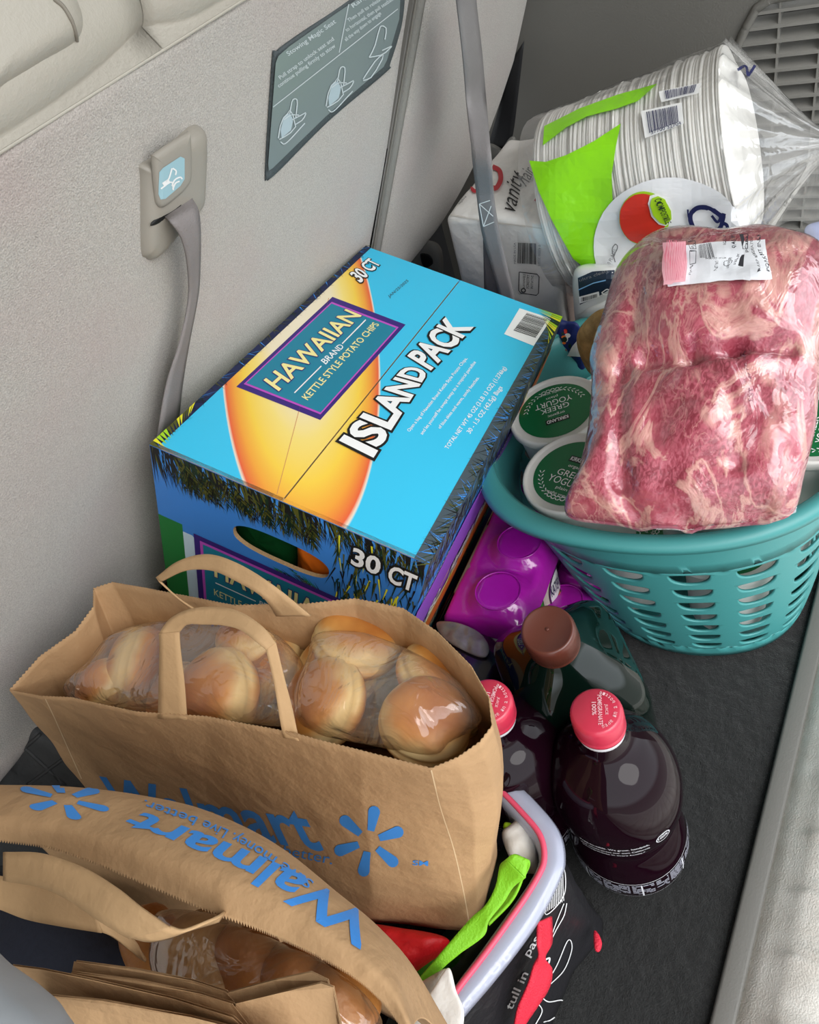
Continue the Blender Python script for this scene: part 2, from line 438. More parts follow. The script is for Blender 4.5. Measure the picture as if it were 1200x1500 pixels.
V, Fs = box((XW-.002, .243, gbot), (XW+.016, .2454, .36)); mesh('rib', V, Fs, slatm, wr, smooth=False)
# left side wall, roof lining and the well's front wall
V, Fs = box((-.56, -.05, -.05), (-.55, 1.6, 1.3)); tag(mesh('wall_left', V, Fs, panel, smooth=False), kind='structure')
V, Fs = box((-.6, .12, 1.27), (1.2, 1.9, 1.29)); tag(mesh('ceiling', V, Fs, M('roof_lining', '#b5b0a6', .9, bump=(400, .3)), smooth=False), kind='structure')
V, Fs = box((-.6, -.02, 0), (1.15, .02, 1)); V = [(x, (.12 if z < .5 else -.78)+y*.5, (1.27 if z < .5 else 1.62)+y) for x, y, z in V]
tag(mesh('door_1', V, Fs, M('tailgate_grey', '#8b8a86', .6), smooth=False), kind='structure')
V, Fs = patch([[(-.55, .73+.02*sin(j), .0+.066*j) for j in range(6)], [(.3, .73, .066*j) for j in range(6)], [(1.09, .73, .066*j) for j in range(6)]], 60, 30, .006, 10, nrm=Vector((0, 1, 0)))
tag(mesh('wall_front', V, Fs, dark), kind='structure')
# quilted hinge cover at the foot of the seat
gd = M('hinge_cover_grey', '#3c3d3e', .7, bump=(300, .3))
pf = [(P(-60, 1045, .235)), (P(20, 1060, .235)), (P(70, 1070, .225)), (P(150, 1150, .16)), (P(130, 1230, .10)), (P(-60, 1260, .12))]
V, Fs = pillow(pf, (-.3, -.5, .8), .02, .01, 4, 12, 64, .006, 22, 3)
th = mesh('hinge_cover', V, Fs, gd); tag(th, 'dark grey ribbed plastic hinge cover at the foot of the seat, lower left', 'cover')
for q in (((20, 1080), (95, 1150)), ((60, 1075), (20, 1110)), ((95, 1110), (40, 1150))):
    bv = bvh_of((V, Fs)); f = px_on(bv); pts = [f(q[0][0]+(q[1][0]-q[0][0])*k/12, q[0][1]+(q[1][1]-q[0][1])*k/12, 0.0) for k in range(13)]
    pts = [p for p in pts if p is not None]
    if len(pts) > 2: v2, f2 = tube(pts, .0018, 6); mesh('rib', v2, f2, gd, th)
# blurred pale trim close to the lens, lower left
pf = [P(-150, 1330, .5), P(-45, 1405, .5), P(15, 1450, .5), P(66, 1505, .5), P(90, 1600, .5), P(-150, 1650, .5)]
V, Fs = pillow(pf, (-.2, -.3, 1), .008, .03, 4, 10, 64)
tag(mesh('trim_3', V, Fs, M('pale_trim', '#9ea3a8', .5, bump=(200, .1))), kind='structure')

# ------------------------------------------------------------------ rear seats
def SP(x, s, off=0):   # point on seat face: x across, s = height z, off toward the camera
    return Vector((x, Y0-TS*s, s))+SN2*off
seat = thing('folding_rear_seat', 'grey felt-backed folding seat with pull handle and instruction placard, left of the zip', 'seat', loc=(.1, .7, .2))
ZT = .664
rows = []
for (dy, dz, off) in (('b', 0, 0),):
    pass
prof = [(.78, .16), (.745, .178), (.705, .20)]        # (y,z) curling under
V = []; NX, NZ = 90, 80
xs = [-.5+1.205*i/(NX-1) for i in range(NX)]
for j in range(NZ):
    t = j/(NZ-1)
    for i, x in enumerate(xs):
        xe = .6655+(ZT*0+ (.2+t*.464)-.346)*.234 - .004
        xx = -.5+(xe+.5)*i/(NX-1)
        if t < .12:
            a = (1-t/.12)*pi*.62; s = .245-sin(a)*.045*1.0; yy = Y0-TS*.245+(1-cos(a))*.06
            p = Vector((xx, yy, s))
        else:
            s = .245+(t-.12)/.88*(ZT-.245); p = SP(xx, s, .0)
            d = xe-xx
            if d < .012: p -= SN2*(.010*(1-d/.012)**2)
            p += SN2*(noise.noise(Vector((xx*5, s*5, 3)))*.004)
        V.append(p)
body = mesh('seat_back', V, grid_faces(NZ, NX), felt, seat, thick=.004); SEATV = (V, grid_faces(NZ, NX))
# leather bolster over the top edge
def bolster(x0, x1, name, par, bulge=.0):
    V = []; NXb = 40; ang = 22
    for i in range(NXb):
        x = x0+(x1-x0)*i/(NXb-1); e = min(i, NXb-1-i)/5; r = .034*(1-.35*max(0, 1-e)**2)+bulge
        V.append(Vector((x, .4088, ZT+.0008)))
        for k in range(ang):
            a = -pi*.30+pi*1.0*k/(ang-1)
            V.append(Vector((x, .431-r*cos(a), ZT+.031+r*sin(a)*.95)))
        V.append(Vector((x, .56, ZT+.055)))
    Fs = grid_faces(NXb, ang+2)
    return mesh(name, V, Fs, leather, par, thick=.002)
bolster(-.5, .362, 'top_bolster', seat); bolster(.3635, .72, 'top_bolster', seat)
pip = tube([SP(x/20, ZT+.001, .002) for x in range(-10, 15)], .0014, 8); mesh('piping', pip[0], pip[1], leather, seat)
# leather seat top behind the bolster
V, Fs = patch([[(x, y, ZT+.045-(y-.5)*.6+.01*sin(x*6)) for x in (-.5, -.2, .1, .3, .5, .75)] for y in (.47, .56, .66)], 12, 40)
mesh('seat_top', V, Fs, leather, seat, thick=.004)
# headrest
hr = thing('headrest', 'pale leather headrest in the upper left corner above the seat edge', 'headrest', loc=(.27, .43, .69))
seat_h = [PY(-90, -60, .42), PY(60, -40, .42), PY(104, 2, .42), PY(121, 45, .42), PY(110, 78, .42), PY(60, 112, .42), PY(0, 150, .42), PY(-90, 205, .42)]
V, Fs = pillow(seat_h, (-.35, -.85, .25), .035, .05, 5, 16, 96); mesh('cushion', V, Fs, leather, hr)
bv = bvh_of((V, Fs)); f = px_on(bv)
seam = [f(*q, .0002) for q in ((78, -2), (92, 10), (104, 30), (111, 52), (112, 70))]; seam = [s for s in seam if s]
if len(seam) > 3: v2, f2 = tube([Vector(cr(seam, k/30)) for k in range(31)], .0012, 6); mesh('seam', v2, f2, M('seam_thread', '#8d867a', .7), hr)
v2, f2 = tube([f2_ for f2_ in (PY(-30, 172, .412), PY(20, 142, .412), PY(60, 118, .412), PY(106, 84, .414))], .0035, 8); mesh('piping', v2, f2, M('pale_piping', '#d8d2c6', .5), hr)
v2, f2 = tube([PY(18, 150, .455), PY(28, 160, .45), PY(48, 142, .445), PY(62, 132, .44), PY(66, 120, .44)], .012, 12); mesh('post_cover', v2, f2, M('pale_plastic', '#c9c5bd', .35), hr)

# pull handle
hnd_m = M('handle_plastic', '#9d978c', .45, bump=(500, .1))
def seatpoly(pts, off): return [PS(u, v, off) for u, v in pts]
ho = [(200, 262), (199, 240), (212, 232), (222, 226), (262, 195), (277, 184), (290, 184), (294, 200), (292, 270), (288, 300), (262, 330), (222, 375), (208, 376), (201, 360)]
V, Fs = pillow([PS(u, v, .002) for u, v in ho], SN2, .011, .004, 8, 14, 120)
hb = mesh('handle_bezel', V, Fs, hnd_m, seat)
lv = [(222, 232), (224, 226), (250, 208), (272, 195), (277, 197), (278, 255), (272, 272), (252, 292), (236, 303), (229, 300), (226, 285)]
V, Fs = pillow([PS(u, v, .0122) for u, v in lv], SN2, .0035, .002, 10, 10, 90)
lev = mesh('latch_lever', V, Fs, hnd_m, hb)
pr = Print(px_on(bvh_of((V, Fs))), .0003); skyb = M('pale_blue_sticker', '#9fc3cc', .4)
pr.fill([(233, 252), (238, 246), (264, 229), (270, 232), (270, 262), (264, 272), (242, 291), (235, 292), (232, 284)], skyb, 1, 6)
for a in ([(239, 268), (246, 262), (251, 246)], [(246, 263), (240, 268)], [(252, 246), (257, 250), (256, 256)], [(251, 272), (255, 263), (263, 259), (266, 262)], [(252, 277), (256, 268), (262, 265)], [(235, 276), (250, 266), (253, 278)]):
    pr.strip(a, 2.2, WHITE, 2, n=8)
pr.strip([(238, 270), (247, 264)], 6, WHITE, 2); pr.done('icon_sticker', hb)
V, Fs = pillow([PS(u, v, .0118) for u, v in [(221, 331), (226, 322), (250, 306), (278, 284), (285, 279), (280, 292), (262, 310), (240, 324)]], SN2, .0012, .001, 6, 6, 60)
mesh('strap_slot', V, Fs, BLACK, hb)
web = M('webbing', '#8d8684', .7, bump=(700, .4), var=(30, .1))
pr_ = [(PS(241, 318, .012), PS(281, 290, .012)), (PS(250, 326, .022), PS(290, 308, .022)), (PS(266, 350, .026), PS(293, 335, .024)), (PS(275, 390, .024), PS(293, 375, .02)), (PS(276, 440, .02), PS(290, 430, .016)), (PS(264, 500, .02), PS(278, 495, .012)), (PS(245, 560, .02), PS(268, 555, .01)), (PS(234, 620, .02), PS(262, 610, .008)), (PS(225, 690, .018), PS(256, 690, .006))]
ribbon('pull_strap', pr_, web, seat, thick=.0015)
# placard
placm = M('placard_film', '#7f8c8c', .3, spec=.6); placb = M('placard_border', '#4f5759', .6, bump=(800, .6)); PW = M('placard_white', '#cfd8da', .5); PL = M('placard_pale', '#b4c6cc', .5)
f = lambda u, v, off: PS(u, v, .0035+off)
pr = Print(f, .0004)
ox = [(398, 90), (402, 78), (420, 62), (490, 14), (560, -34), (588, -50), (594, -40), (590, 30), (572, 92), (566, 105), (480, 178), (402, 256), (391, 262), (388, 250)]
V, Fs = pillow([PS(u, v, .002) for u, v in ox], SN2, .003, .001, 12, 6, 120); pb = mesh('placard', V, Fs, placb, seat)
pr.off = .0004; pr.f = lambda u, v, off: PS(u, v, .0052+off)
inn = [(404, 92), (408, 82), (424, 68), (492, 20), (560, -26), (584, -42), (588, -32), (585, 28), (567, 88), (562, 98), (478, 170), (400, 246), (394, 250), (393, 240)]
pr.fill(inn, placm, 1, 5)
pr.tline('Stowing Magic Seat', (424, 84), (494, 35), 9, PW, 2, .01); pr.tline('Range', (519, 13), (545, -6), 8, PW, 2, .01)
pr.tline('Pull strap to unlock seat and', (412, 118), (491, 60), 7.5, PW, 2, .012); pr.tline('continue pulling firmly to stow', (410, 130), (493, 70), 7.5, PW, 2, .012)
pr.tline('Then pull to release latches', (512, 34), (580, -12), 7, PW, 2, .012); pr.tline('to horizontal, then pull seatback', (509, 48), (580, 0), 7, PW, 2, .012); pr.tline('all the way down to engage', (508, 62), (560, 22), 7, PW, 2, .012)
pr.strip([(400, 157), (583, 13)], 1.2, PW, 2); pr.strip([(497, 77), (511, 6)], 1.2, PW, 2)
def seatico(cx, cy, s, arm):
    q = lambda a: [(cx+x*s, cy+y*s) for x, y in a]
    pr.fill(q([(-20, 22), (-14, 0), (-4, -8), (2, 4), (-2, 22), (-18, 36)]), PL, 2, 2)
    for st in ([(-22, 38), (-8, 30), (6, 16), (-2, -12), (-8, -6), (-18, 6), (-24, 36)], [(-4, -6), (0, -28), (6, -32), (9, -26), (6, 2)], [(-20, 42), (-10, 44), (22, 10)], [(0, 4), (16, -4), (24, -8), (18, 4), (6, 12)], [(-14, 4), (-2, -4), (12, -4)]):
        pr.strip(q(st), 1.5, PW, 3, n=10)
seatico(428, 172, .85, 1); seatico(498, 125, .85, 1)
for st in ([(541, 84), (549, 68), (556, 42), (560, 38), (566, 42), (564, 58)], [(541, 84), (560, 80), (572, 70), (573, 68), (560, 74)], [(532, 116), (551, 88), (562, 82), (545, 112), (532, 118)]): pr.strip(st, 1.6, PW, 3, n=10)
pr.done('placard_print', pb)

# second seat section, right of the zip
seat2 = thing('folding_rear_seat', 'grey felt-backed narrow seat section to the right of the zip, behind the hanging tether strap', 'seat', loc=(.9, .6, .2))
V = []; NX, NZ = 60, 70
edge = [(.79, .235), (.818, .262), (.89, .272), (.962, .30), (1.03, .335), (1.065, .375), (1.085, .415), (1.085, .48), (1.085, .7)]
def xr(s):
    for (x0, s0), (x1, s1) in zip(edge, edge[1:]):
        if s0 <= s <= s1: return x0+(x1-x0)*(s-s0)/(s1-s0)
    return .79 if s < .235 else 1.085
for j in range(NZ):
    s = .235+(.7-.235)*j/(NZ-1); x0 = .6785+(s-.346)*.234; x1 = xr(s)
    for i in range(NX):
        x = x0+(x1-x0)*i/(NX-1); p = SP(x, s, .004); d = x1-x; e = x-x0
        if e < .012: p -= SN2*(.010*(1-e/.012)**2)
        if d < .05: p -= SN2*(.045*(1-d/.05)**2.2)
        if s < .29: p -= SN2*(.02*((.29-s)/.055)**2)
        p += SN2*(noise.noise(Vector((x*6, s*6, 9)))*.003); V.append(p)
mesh('seat_back', V, grid_faces(NZ, NX), felt, seat2, thick=.004)
zp = [SP(.6655+(s/100-.346)*.234+.006, s/100, .001) for s in range(24, 71, 2)]
V, Fs = tube(zp, .006, 8); mesh('zip_edge', V, Fs, M('zip_tape', '#8a8780', .7, bump=(900, .5)), seat)
zt = []
for k in range(190):
    s = .24+.46*k/190; p = SP(.6655+(s-.346)*.234+.0105, s, .0035); v_, f_ = box((-.0022, -.0006, -.0007), (.0022, .0006, .0007)); zt.append(([p+Vector(a) for a in v_], f_))
V, Fs = join(*zt); tag(mesh('zip_teeth', V, Fs, M('zip_metal', '#5e5d66', .4), seat2, smooth=False), kind='stuff')
zz = [SP(.6655+(s/100-.346)*.234-.006, s/100, .003) for s in range(24, 71, 2)]
V, Fs = tube(zz, .0012, 6); mesh('stitching', V, Fs, M('stitch_grey', '#7b776f', .7), seat)
# tether strap
web2 = M('tether_webbing', '#8b8787', .65, bump=(800, .4), var=(40, .08))
pr_ = [(PS(664, -40, .05), PS(694, -40, .05)), (PS(670, 10, .05), PS(698, 10, .05)), (PS(678, 80, .055), PS(706, 80, .055)), (PS(684, 150, .06), PS(712, 150, .06)), (PX(691, 220, .69), PX(719, 220, .69)), (PX(699, 290, .69), PX(724, 290, .69)), (PX(706, 340, .69), PX(731, 335, .69)), (PX(720, 390, .69), PX(742, 385, .69)), (PX(734, 440, .69), PX(752, 430, .69)), (PX(748, 500, .695), PX(762, 490, .695))]
ts = ribbon('tether_strap', pr_, web2, None, 80, .0016); tag(ts, 'long grey webbing tether strap hanging in front of the seat and the white napkin pack', 'strap')
dep = bpy.context.evaluated_depsgraph_get()
me = ts.data; bv = BVHTree.FromPolygons([v.co+ts.location for v in me.vertices], [tuple(p.vertices) for p in me.polygons])
pr = Print(px_on(bv), .0012)
for a in ([(703, 298), (724, 291)], [(709, 331), (730, 322)], [(703, 298), (730, 322)], [(724, 291), (709, 331)], [(703, 298), (709, 331)]): pr.strip(a, 1.3, WHITE, 1, n=5)
pr.done('box_stitching', ts)
# second strap end, dark, hanging behind the first on the pack
pr_ = [(PX(708, 345, .694), PX(712, 345, .694)), (PX(709, 390, .694), PX(722, 390, .694)), (PX(710, 440, .694), PX(736, 440, .694)), (PX(711, 480, .694), PX(745, 480, .694))]
tag(ribbon('strap_tail', pr_, M('dark_webbing', '#5a5659', .7, bump=(800, .4)), None, 20, .0015), 'short dark tail of webbing under the tether strap on the napkin pack', 'strap')
# seat belt and anchor
blk = M('black_webbing', '#1c1c1e', .6, bump=(800, .3))
sb = thing('seat_belt', 'black seat belt running down into a grey anchor behind the seat edge', 'seat belt', loc=(1.05, .55, .3))
ribbon('belt', [(PX(748, 90, 1.05), PX(768, 60, 1.05)), (PX(736, 140, 1.05), PX(759, 140, 1.05)), (PX(722, 190, 1.05), PX(752, 195, 1.05)), (PX(716, 212, 1.05), PX(745, 220, 1.05))], blk, sb, 20, .0015)
V, Fs = pillow([PX(u, v, 1.045) for u, v in ((716, 210), (742, 222), (747, 202), (755, 203), (755, 225), (748, 236), (722, 234), (712, 220))], (-1, 0, .2), .006, .006, 5, 8, 60)
mesh('anchor', V, Fs, gplast, sb)
V, Fs = pillow([PX(u, v, .84) for u, v in ((600, 355), (622, 352), (641, 358), (648, 380), (646, 420), (636, 440), (600, 400))], (-1, 0, .2), .008, .01, 5, 8, 60)
hg = mesh('hinge_arm', V, Fs, M('hinge_plastic', '#807d77', .5), seat2)
V, Fs = pillow([PX(u, v, .829) for u, v in ((616, 372), (630, 374), (634, 386), (622, 392))], (-1, 0, .2), .002, .001, 5, 5, 40); mesh('hinge_slot', V, Fs, BLACK, hg)
#@@BOX
# ------------------------------------------------------------------ carton of chips
BA, BB, BD, BC = Vector((.247, .495, .434)), Vector((.258, .271, .346)), Vector((.643, .536, .373)), Vector((.653, .312, .285))
BA = P(219, 651, .434)*1; 
bx_L = (BD-BA); bx_W = (BB-BA)
eL = bx_L.normalized(); eW = (bx_W-eL*bx_W.dot(eL)).normalized(); eD = eL.cross(eW).normalized()   # eD points down
if eD.z > 0: eD = -eD
Lb, Wb, Hb = .402, .241, .30
mb = Matrix.Translation(BA) @ Matrix((eL, eW, eD)).transposed().to_4x4()     # local: x along, y across, z down
cart = thing('chip_carton', 'bright blue printed carton of kettle chips with yellow surfboard lid, beside the felt seat', 'box', mat=mb)
edgem = M('corrugated_edge', '#b08f66', .9, bump=(900, .6)); cardin = M('carton_inside', '#a98d68', .9)
def shader_top():
    m = bpy.data.materials.new('printed_lid'); m.use_nodes = True; t = m.node_tree; b = t.nodes['Principled BSDF']; b.inputs['Roughness'].default_value = .33
    uv = t.nodes.new('ShaderNodeUVMap'); uv.uv_map = 'UVMap'
    # surfboard ellipse distance
    mp = t.nodes.new('ShaderNodeVectorMath'); mp.operation = 'SUBTRACT'; mp.inputs[1].default_value = (.233, .008, 0); t.links.new(uv.outputs[0], mp.inputs[0])
    d1 = t.nodes.new('ShaderNodeVectorMath'); d1.operation = 'DOT_PRODUCT'; d1.inputs[1].default_value = (.87/.31, -.49/.31, 0)
    d2 = t.nodes.new('ShaderNodeVectorMath'); d2.operation = 'DOT_PRODUCT'; d2.inputs[1].default_value = (.49/.076, .87/.076, 0)
    for d in (d1, d2): t.links.new(mp.outputs[0], d.inputs[0])
    cx = t.nodes.new('ShaderNodeCombineXYZ'); t.links.new(d1.outputs['Value'], cx.inputs[0]); t.links.new(d2.outputs['Value'], cx.inputs[1])
    ln = t.nodes.new('ShaderNodeVectorMath'); ln.operation = 'LENGTH'; t.links.new(cx.outputs[0], ln.inputs[0])
    r = t.nodes.new('ShaderNodeValToRGB'); e = r.color_ramp.elements
    e[0].position = 0; e[0].color = hexc('#efe3c8'); e[1].position = 1; e[1].color = hexc('#3cc3ea')
    for p, c in ((.42, '#f0e2c0'), (.6, '#f6dc7a'), (.76, '#f7cf4a'), (.88, '#f2a23c'), (.965, '#e8643c'), (.985, '#f0e0c8'), (.995, '#3fc4ea')):
        q = e.new(p); q.color = hexc(c)
    t.links.new(ln.outputs['Value'], r.inputs[0]); t.links.new(r.outputs[0], b.inputs['Base Color'])
    return m
lidm = shader_top(); bluem = M('sky_blue_print', '#3f86d8', .35); cyan = M('cyan_print', '#3fc2ea', .35)
PURPLE = M('deep_purple_ink', '#3b2378', .4); PINK = M('magenta_ink', '#c050c0', .4); TEAL = M('teal_ink', '#1c7f99', .4); CREAM = M('cream_ink', '#f3e79b', .45); YEL = M('yellow_ink', '#e6e02a', .4); LIME = M('lime_ink', '#a7d420', .4)
OLIVE = M('olive_ink', '#55561a', .5); DKG = M('dark_green_ink', '#14301c', .5); NAVY = M('navy_ink', '#16204a', .5); ORANGE = M('orange_ink', '#ee7a2c', .45); VIOLET = M('violet_ink', '#9356c8', .4); GREEN = M('green_ink', '#1f7a35', .45); RED = M('red_ink', '#d9301f', .45); SKY = M('light_sky_ink', '#7fb4e0', .4); PALE = M('pale_blue_print', '#c8dde8', .5); TAN = M('tan_ink', '#d9b18c', .5); STEEL = M('grey_green_ink', '#46545c', .5)
th = .004
def flap(name, y0, y1, x0=0, x1=Lb, tilt=0):
    V = []; n = 10
    for i in range(n):
        for j in range(4):
            x = x0+(x1-x0)*i/(n-1); y = y0+(y1-y0)*j/3
            V.append((x, y, tilt*abs(y-(y0 if tilt > 0 else y1))*.02))
    top = [Vector(v) for v in V]; Fs = grid_faces(n, 4)
    return mesh(name, top, [f[::-1] for f in Fs], [lidm, edgem], cart, local=True, smooth=False, thick=0, uv=[(v[0], v[1]) for v in V])
def flapbox(name, y0, y1):
    V, Fs = box((0.0005, y0, 0), (Lb-.0005, y1, th))
    o = mesh(name, V, Fs, [lidm, edgem], cart, local=True, smooth=False, uv=[(v[0], v[1]) for v in V], mi=[1, 0, 1, 1, 1, 1])
    # z is down, so the bottom cap (z=0) faces the sky
    o.data.polygons[0].material_index = 0; o.data.polygons[1].material_index = 1
    return o
flapbox('top_flap', .0006, Wb*.4885); flapbox('top_flap', Wb*.4935, Wb-.0006)
V, Fs = box((.01, Wb*.40, th+.0002), (Lb-.01, Wb*.60, th+.003)); mesh('inner_flap', V, Fs, BLACK, cart, local=True, smooth=False)
# end panel (x=0) with hand hole
hc = (.495*Wb, .199*Hb); hw, hh = .185*Wb, .048*Hb*1.05
hp = [(hc[0]+math.copysign(abs(cos(a))**.7, cos(a))*hw, hc[1]+math.copysign(abs(sin(a))**.8, sin(a))*hh) for a in [2*pi*k/40 for k in range(40)]]
def square_pt(a):
    # point of the panel's rectangle in direction a from the hole centre
    dx, dy = cos(a), sin(a); ts = []
    if dx > 1e-6: ts.append((Wb-hc[0])/dx)
    if dx < -1e-6: ts.append(-hc[0]/dx)
    if dy > 1e-6: ts.append((Hb-hc[1])/dy)
    if dy < -1e-6: ts.append(-hc[1]/dy)
    k = min(ts); return (hc[0]+dx*k, hc[1]+dy*k)
angs = sorted([2*pi*k/40 for k in range(40)]+[math.atan2(y-hc[1], x-hc[0]) % (2*pi) for x, y in ((0, 0), (Wb, 0), (Wb, Hb), (0, Hb))])
hp = [(hc[0]+math.copysign(abs(cos(a))**.7, cos(a))*hw, hc[1]+math.copysign(abs(sin(a))**.8, sin(a))*hh) for a in angs]
op = [square_pt(a) for a in angs]; n = len(angs); V = []
for x in (0, th):
    V += [(x, y, z) for y, z in hp]+[(x, y, z) for y, z in op]
Fs = []; mi = []
for i in range(n):
    j = (i+1) % n
    Fs += [(i, j, j+n, i+n), (2*n+i+n, 2*n+j+n, 2*n+j, 2*n+i), (i, 2*n+i, 2*n+j, j), (n+i, n+j, 3*n+j, 3*n+i)]; mi += [0, 1, 1, 1]
mesh('end_panel', V, Fs, [bluem, edgem], cart, smooth=False, mi=mi, local=True)
V, Fs = box((Lb-th, 0, 0.0005), (Lb, Wb, Hb)); mesh('end_panel', V, Fs, [bluem], cart, local=True, smooth=False)
V, Fs = box((th, Wb-th, 0.0005), (Lb-th, Wb, Hb)); mesh('side_panel', V, Fs, [PURPLE], cart, local=True, smooth=False)
V, Fs = box((th, 0, 0.0005), (Lb-th, th, Hb)); mesh('side_panel', V, Fs, [GREEN], cart, local=True, smooth=False)
V, Fs = box((0, 0, Hb-th), (Lb, Wb, Hb)); mesh('bottom_panel', V, Fs, [edgem], cart, local=True, smooth=False)
def from_px(o, n):
    """print frame = photo pixels on the carton's face plane"""
    o = Vector(o); n = Vector(n).normalized()
    def f(u, v, off):
        r = ray(u, v); return CAM+r*((o-CAM).dot(n)/r.dot(n))+n*off
    return f
top = Print(from_px(BA, -eD), .00018)
def c4(x, y): return (200+x*.5417, 350+y*.5417)
sg = [c4(270, 400), c4(530, 157), c4(728, 232), c4(497, 490)]
def inset(q, k):
    c = np.mean(np.array(q), 0); return [tuple(c+(np.array(p)-c)*(1-k)) for p in q]
top.quad(sg, PURPLE, 1); top.quad(inset(sg, .085), PINK, 2); top.quad(inset(sg, .115), TEAL, 3)
top.text('HAWAIIAN', [c4(345, 384), c4(566, 192), c4(608, 210), c4(385, 413)], CREAM, 5, .018, outline=PURPLE, ob=.03)
top.text('BRAND', [c4(498, 330), c4(548, 285), c4(562, 293), c4(512, 341)], WHITE, 4, .01)
top.text('KETTLE STYLE POTATO CHIPS', [c4(446, 428), c4(640, 226), c4(657, 233), c4(463, 438)], CREAM, 4, .012)
top.strip([c4(427, 418), c4(500, 345)], 1.6, WHITE, 4); top.strip([c4(556, 285), c4(620, 220)], 1.6, WHITE, 4)
top.text('ISLAND', [c4(553, 545), c4(728, 345), c4(788, 360), c4(640, 588)], WHITE, 4, .035, outline=BLACK, ob=.05)
top.text('PACK', [c4(735, 318), c4(840, 212), c4(908, 240), c4(795, 355)], WHITE, 4, .035, outline=BLACK, ob=.05)
top.text('30 CT', [c4(577, 96), c4(628, 54), c4(660, 68), c4(606, 120)], WHITE, 4, .03, outline=BLACK, ob=.06)
top.tline('JAN/25/2025', c4(686, 162), c4(738, 117), 5.5, STEEL, 2)
U = (-.86, -.5)
for s_, a, b in (('Open a bag of Hawaiian Brand Kettle Style Potato Chips,', (741, 524), (898, 326)), ('and let yourself be swept away to a tropical paradise', (776, 532), (921, 336)), ('of blue skies and warm, sandy beaches.', (824, 516), (930, 378))):
    top.tline(s_, c4(*a), c4(*b), 6.5, WHITE, 2, .008, upd=U)
top.tline('TOTAL NET WT 45 OZ (2 LB 13 OZ) (1.276kg)', c4(846, 572), c4(1004, 352), 8.5, WHITE, 2, .008, upd=U)
top.tline('30 - 1.5 OZ (42.5g) Bags', c4(906, 530), c4(994, 405), 9, WHITE, 2, .008, upd=U)
top.quad([c4(1036, 188), c4(1122, 216), c4(1074, 290), c4(994, 258)], WHITE, 2)
top.bars([c4(1056, 200), c4(1112, 218), c4(1078, 270), c4(1018, 250)][1:]+[c4(1056, 200)], BLACK, 3, seed=3)
top.strip([c4(380, 690), c4(520, 160)], .8, M('board_stringer', '#d08a60', .5), 1)
# palm fringe along the long edge and yellow corner leaves
r = random.Random(4)
def lp(x, y): # local lid metres -> pixel-frame is not needed here
    return x, y
tl = Print(lambda x, y, off: mb@Vector((x, y, -off)), .00015)
tl.rect(0.0, 0.0, Lb, .007, NAVY, 1, 20, 1); tl.rect(0, Wb-.012, Lb, Wb, STEEL, 1, 20, 1)
for k in range(150):
    x = r.uniform(0, Lb); a = r.uniform(-.012, .02); w_ = r.uniform(.0008, .002)
    tl.poly2d([(x, 0), (x+w_, 0), (x+a, r.uniform(.005, .011))], [(0, 1, 2)], r.choice([BLACK, BLACK, BLUE, OLIVE, DKG]), 2)
for k in range(300):
    x = r.uniform(0, Lb); a = r.uniform(-.02, .012); w_ = r.uniform(.0008, .002)
    tl.poly2d([(x, Wb), (x+w_, Wb), (x+a, Wb-r.uniform(.006, .015))], [(0, 1, 2)], r.choice([BLACK, STEEL, BLUE, OLIVE, DKG]), 2)
for k in range(14):
    x = k*.0045; tl.poly2d([(x, 0), (x+.004, 0), (x*.8, .012-k*.0005)], [(0, 1, 2)], r.choice([YEL, LIME, YEL, OLIVE]), 3)
    tl.poly2d([(Lb-x, Wb), (Lb-x-.004, Wb), (Lb-.001-x*.6, Wb-.03+k*.0018)], [(0, 1, 2)], r.choice([YEL, LIME, YEL, DKG]), 3)
tl.done('edge_print', cart); top.done('lid_print', cart)
# end panel print (local y across, z down)
en = Print(lambda y, z, off: mb@Vector((-off, y, z)), .00015)
en.rect(.0, .27*Hb, .10*Wb, Hb, GREEN, 1, 2, 2)
en.fill([(.10*Wb, .30*Hb), (.14*Wb, .30*Hb), (.165*Wb, .33*Hb), (.17*Wb, .37*Hb), (.20*Wb, .40*Hb), (.2*Wb, .62*Hb), (.1*Wb, .62*Hb)], PALE, 1, 3)
def notin(y, z): return ((y-hc[0])/hw)**2+((z-hc[1])/hh)**2 > 1.08
def frond(y0, z0, L_, ang, n, ms, spread=.7, wl=.05):
    for k in range(n):
        t = k/n; by = y0+cos(ang)*L_*t; bz = z0+sin(ang)*L_*t
        for sgn in (-1, 1):
            a = ang+sgn*spread*(1-.4*t)+r.uniform(-.15, .15); l = wl*(1-t*.6)*r.uniform(.6, 1.1)
            ey, ez = by+cos(a)*l, bz+sin(a)*l; nx, ny = -sin(a)*.0008, cos(a)*.0008
            pts = [(by+nx, bz+ny), (ey, ez), (by-nx, bz-ny)]
            if all(0 < p[0] < Wb and .0005 < p[1] < Hb and notin(*p) for p in pts): en.poly2d(pts, [(0, 1, 2)], r.choice(ms), r.choice([2, 3]))
ms1 = [BLACK, OLIVE, DKG, OLIVE, BLACK, BLUE]
for k in range(700):
    y = r.uniform(0, Wb*.98); z0 = 0.0006; l = r.uniform(.012, .036)*(1.25 if y < .6*Wb else .8); dx = r.uniform(.0, .018); w_ = r.uniform(.0012, .003)
    pts = [(y, z0), (min(y+w_, Wb-.0002), z0), (min(y+dx, Wb-.0004), z0+l)]
    if notin(*pts[2]): en.poly2d(pts, [(0, 1, 2)], r.choice([BLACK, DKG, OLIVE, BLACK, BLACK, BLUE]), 1+r.random())
for k in range(60):
    y = .1*Wb+r.uniform(0, .5*Wb); frond(y, r.uniform(.004, .02), .02, 1.2, 4, [OLIVE, BLACK, DKG, M_Y] if False else [OLIVE, BLACK, DKG], .6, .018)
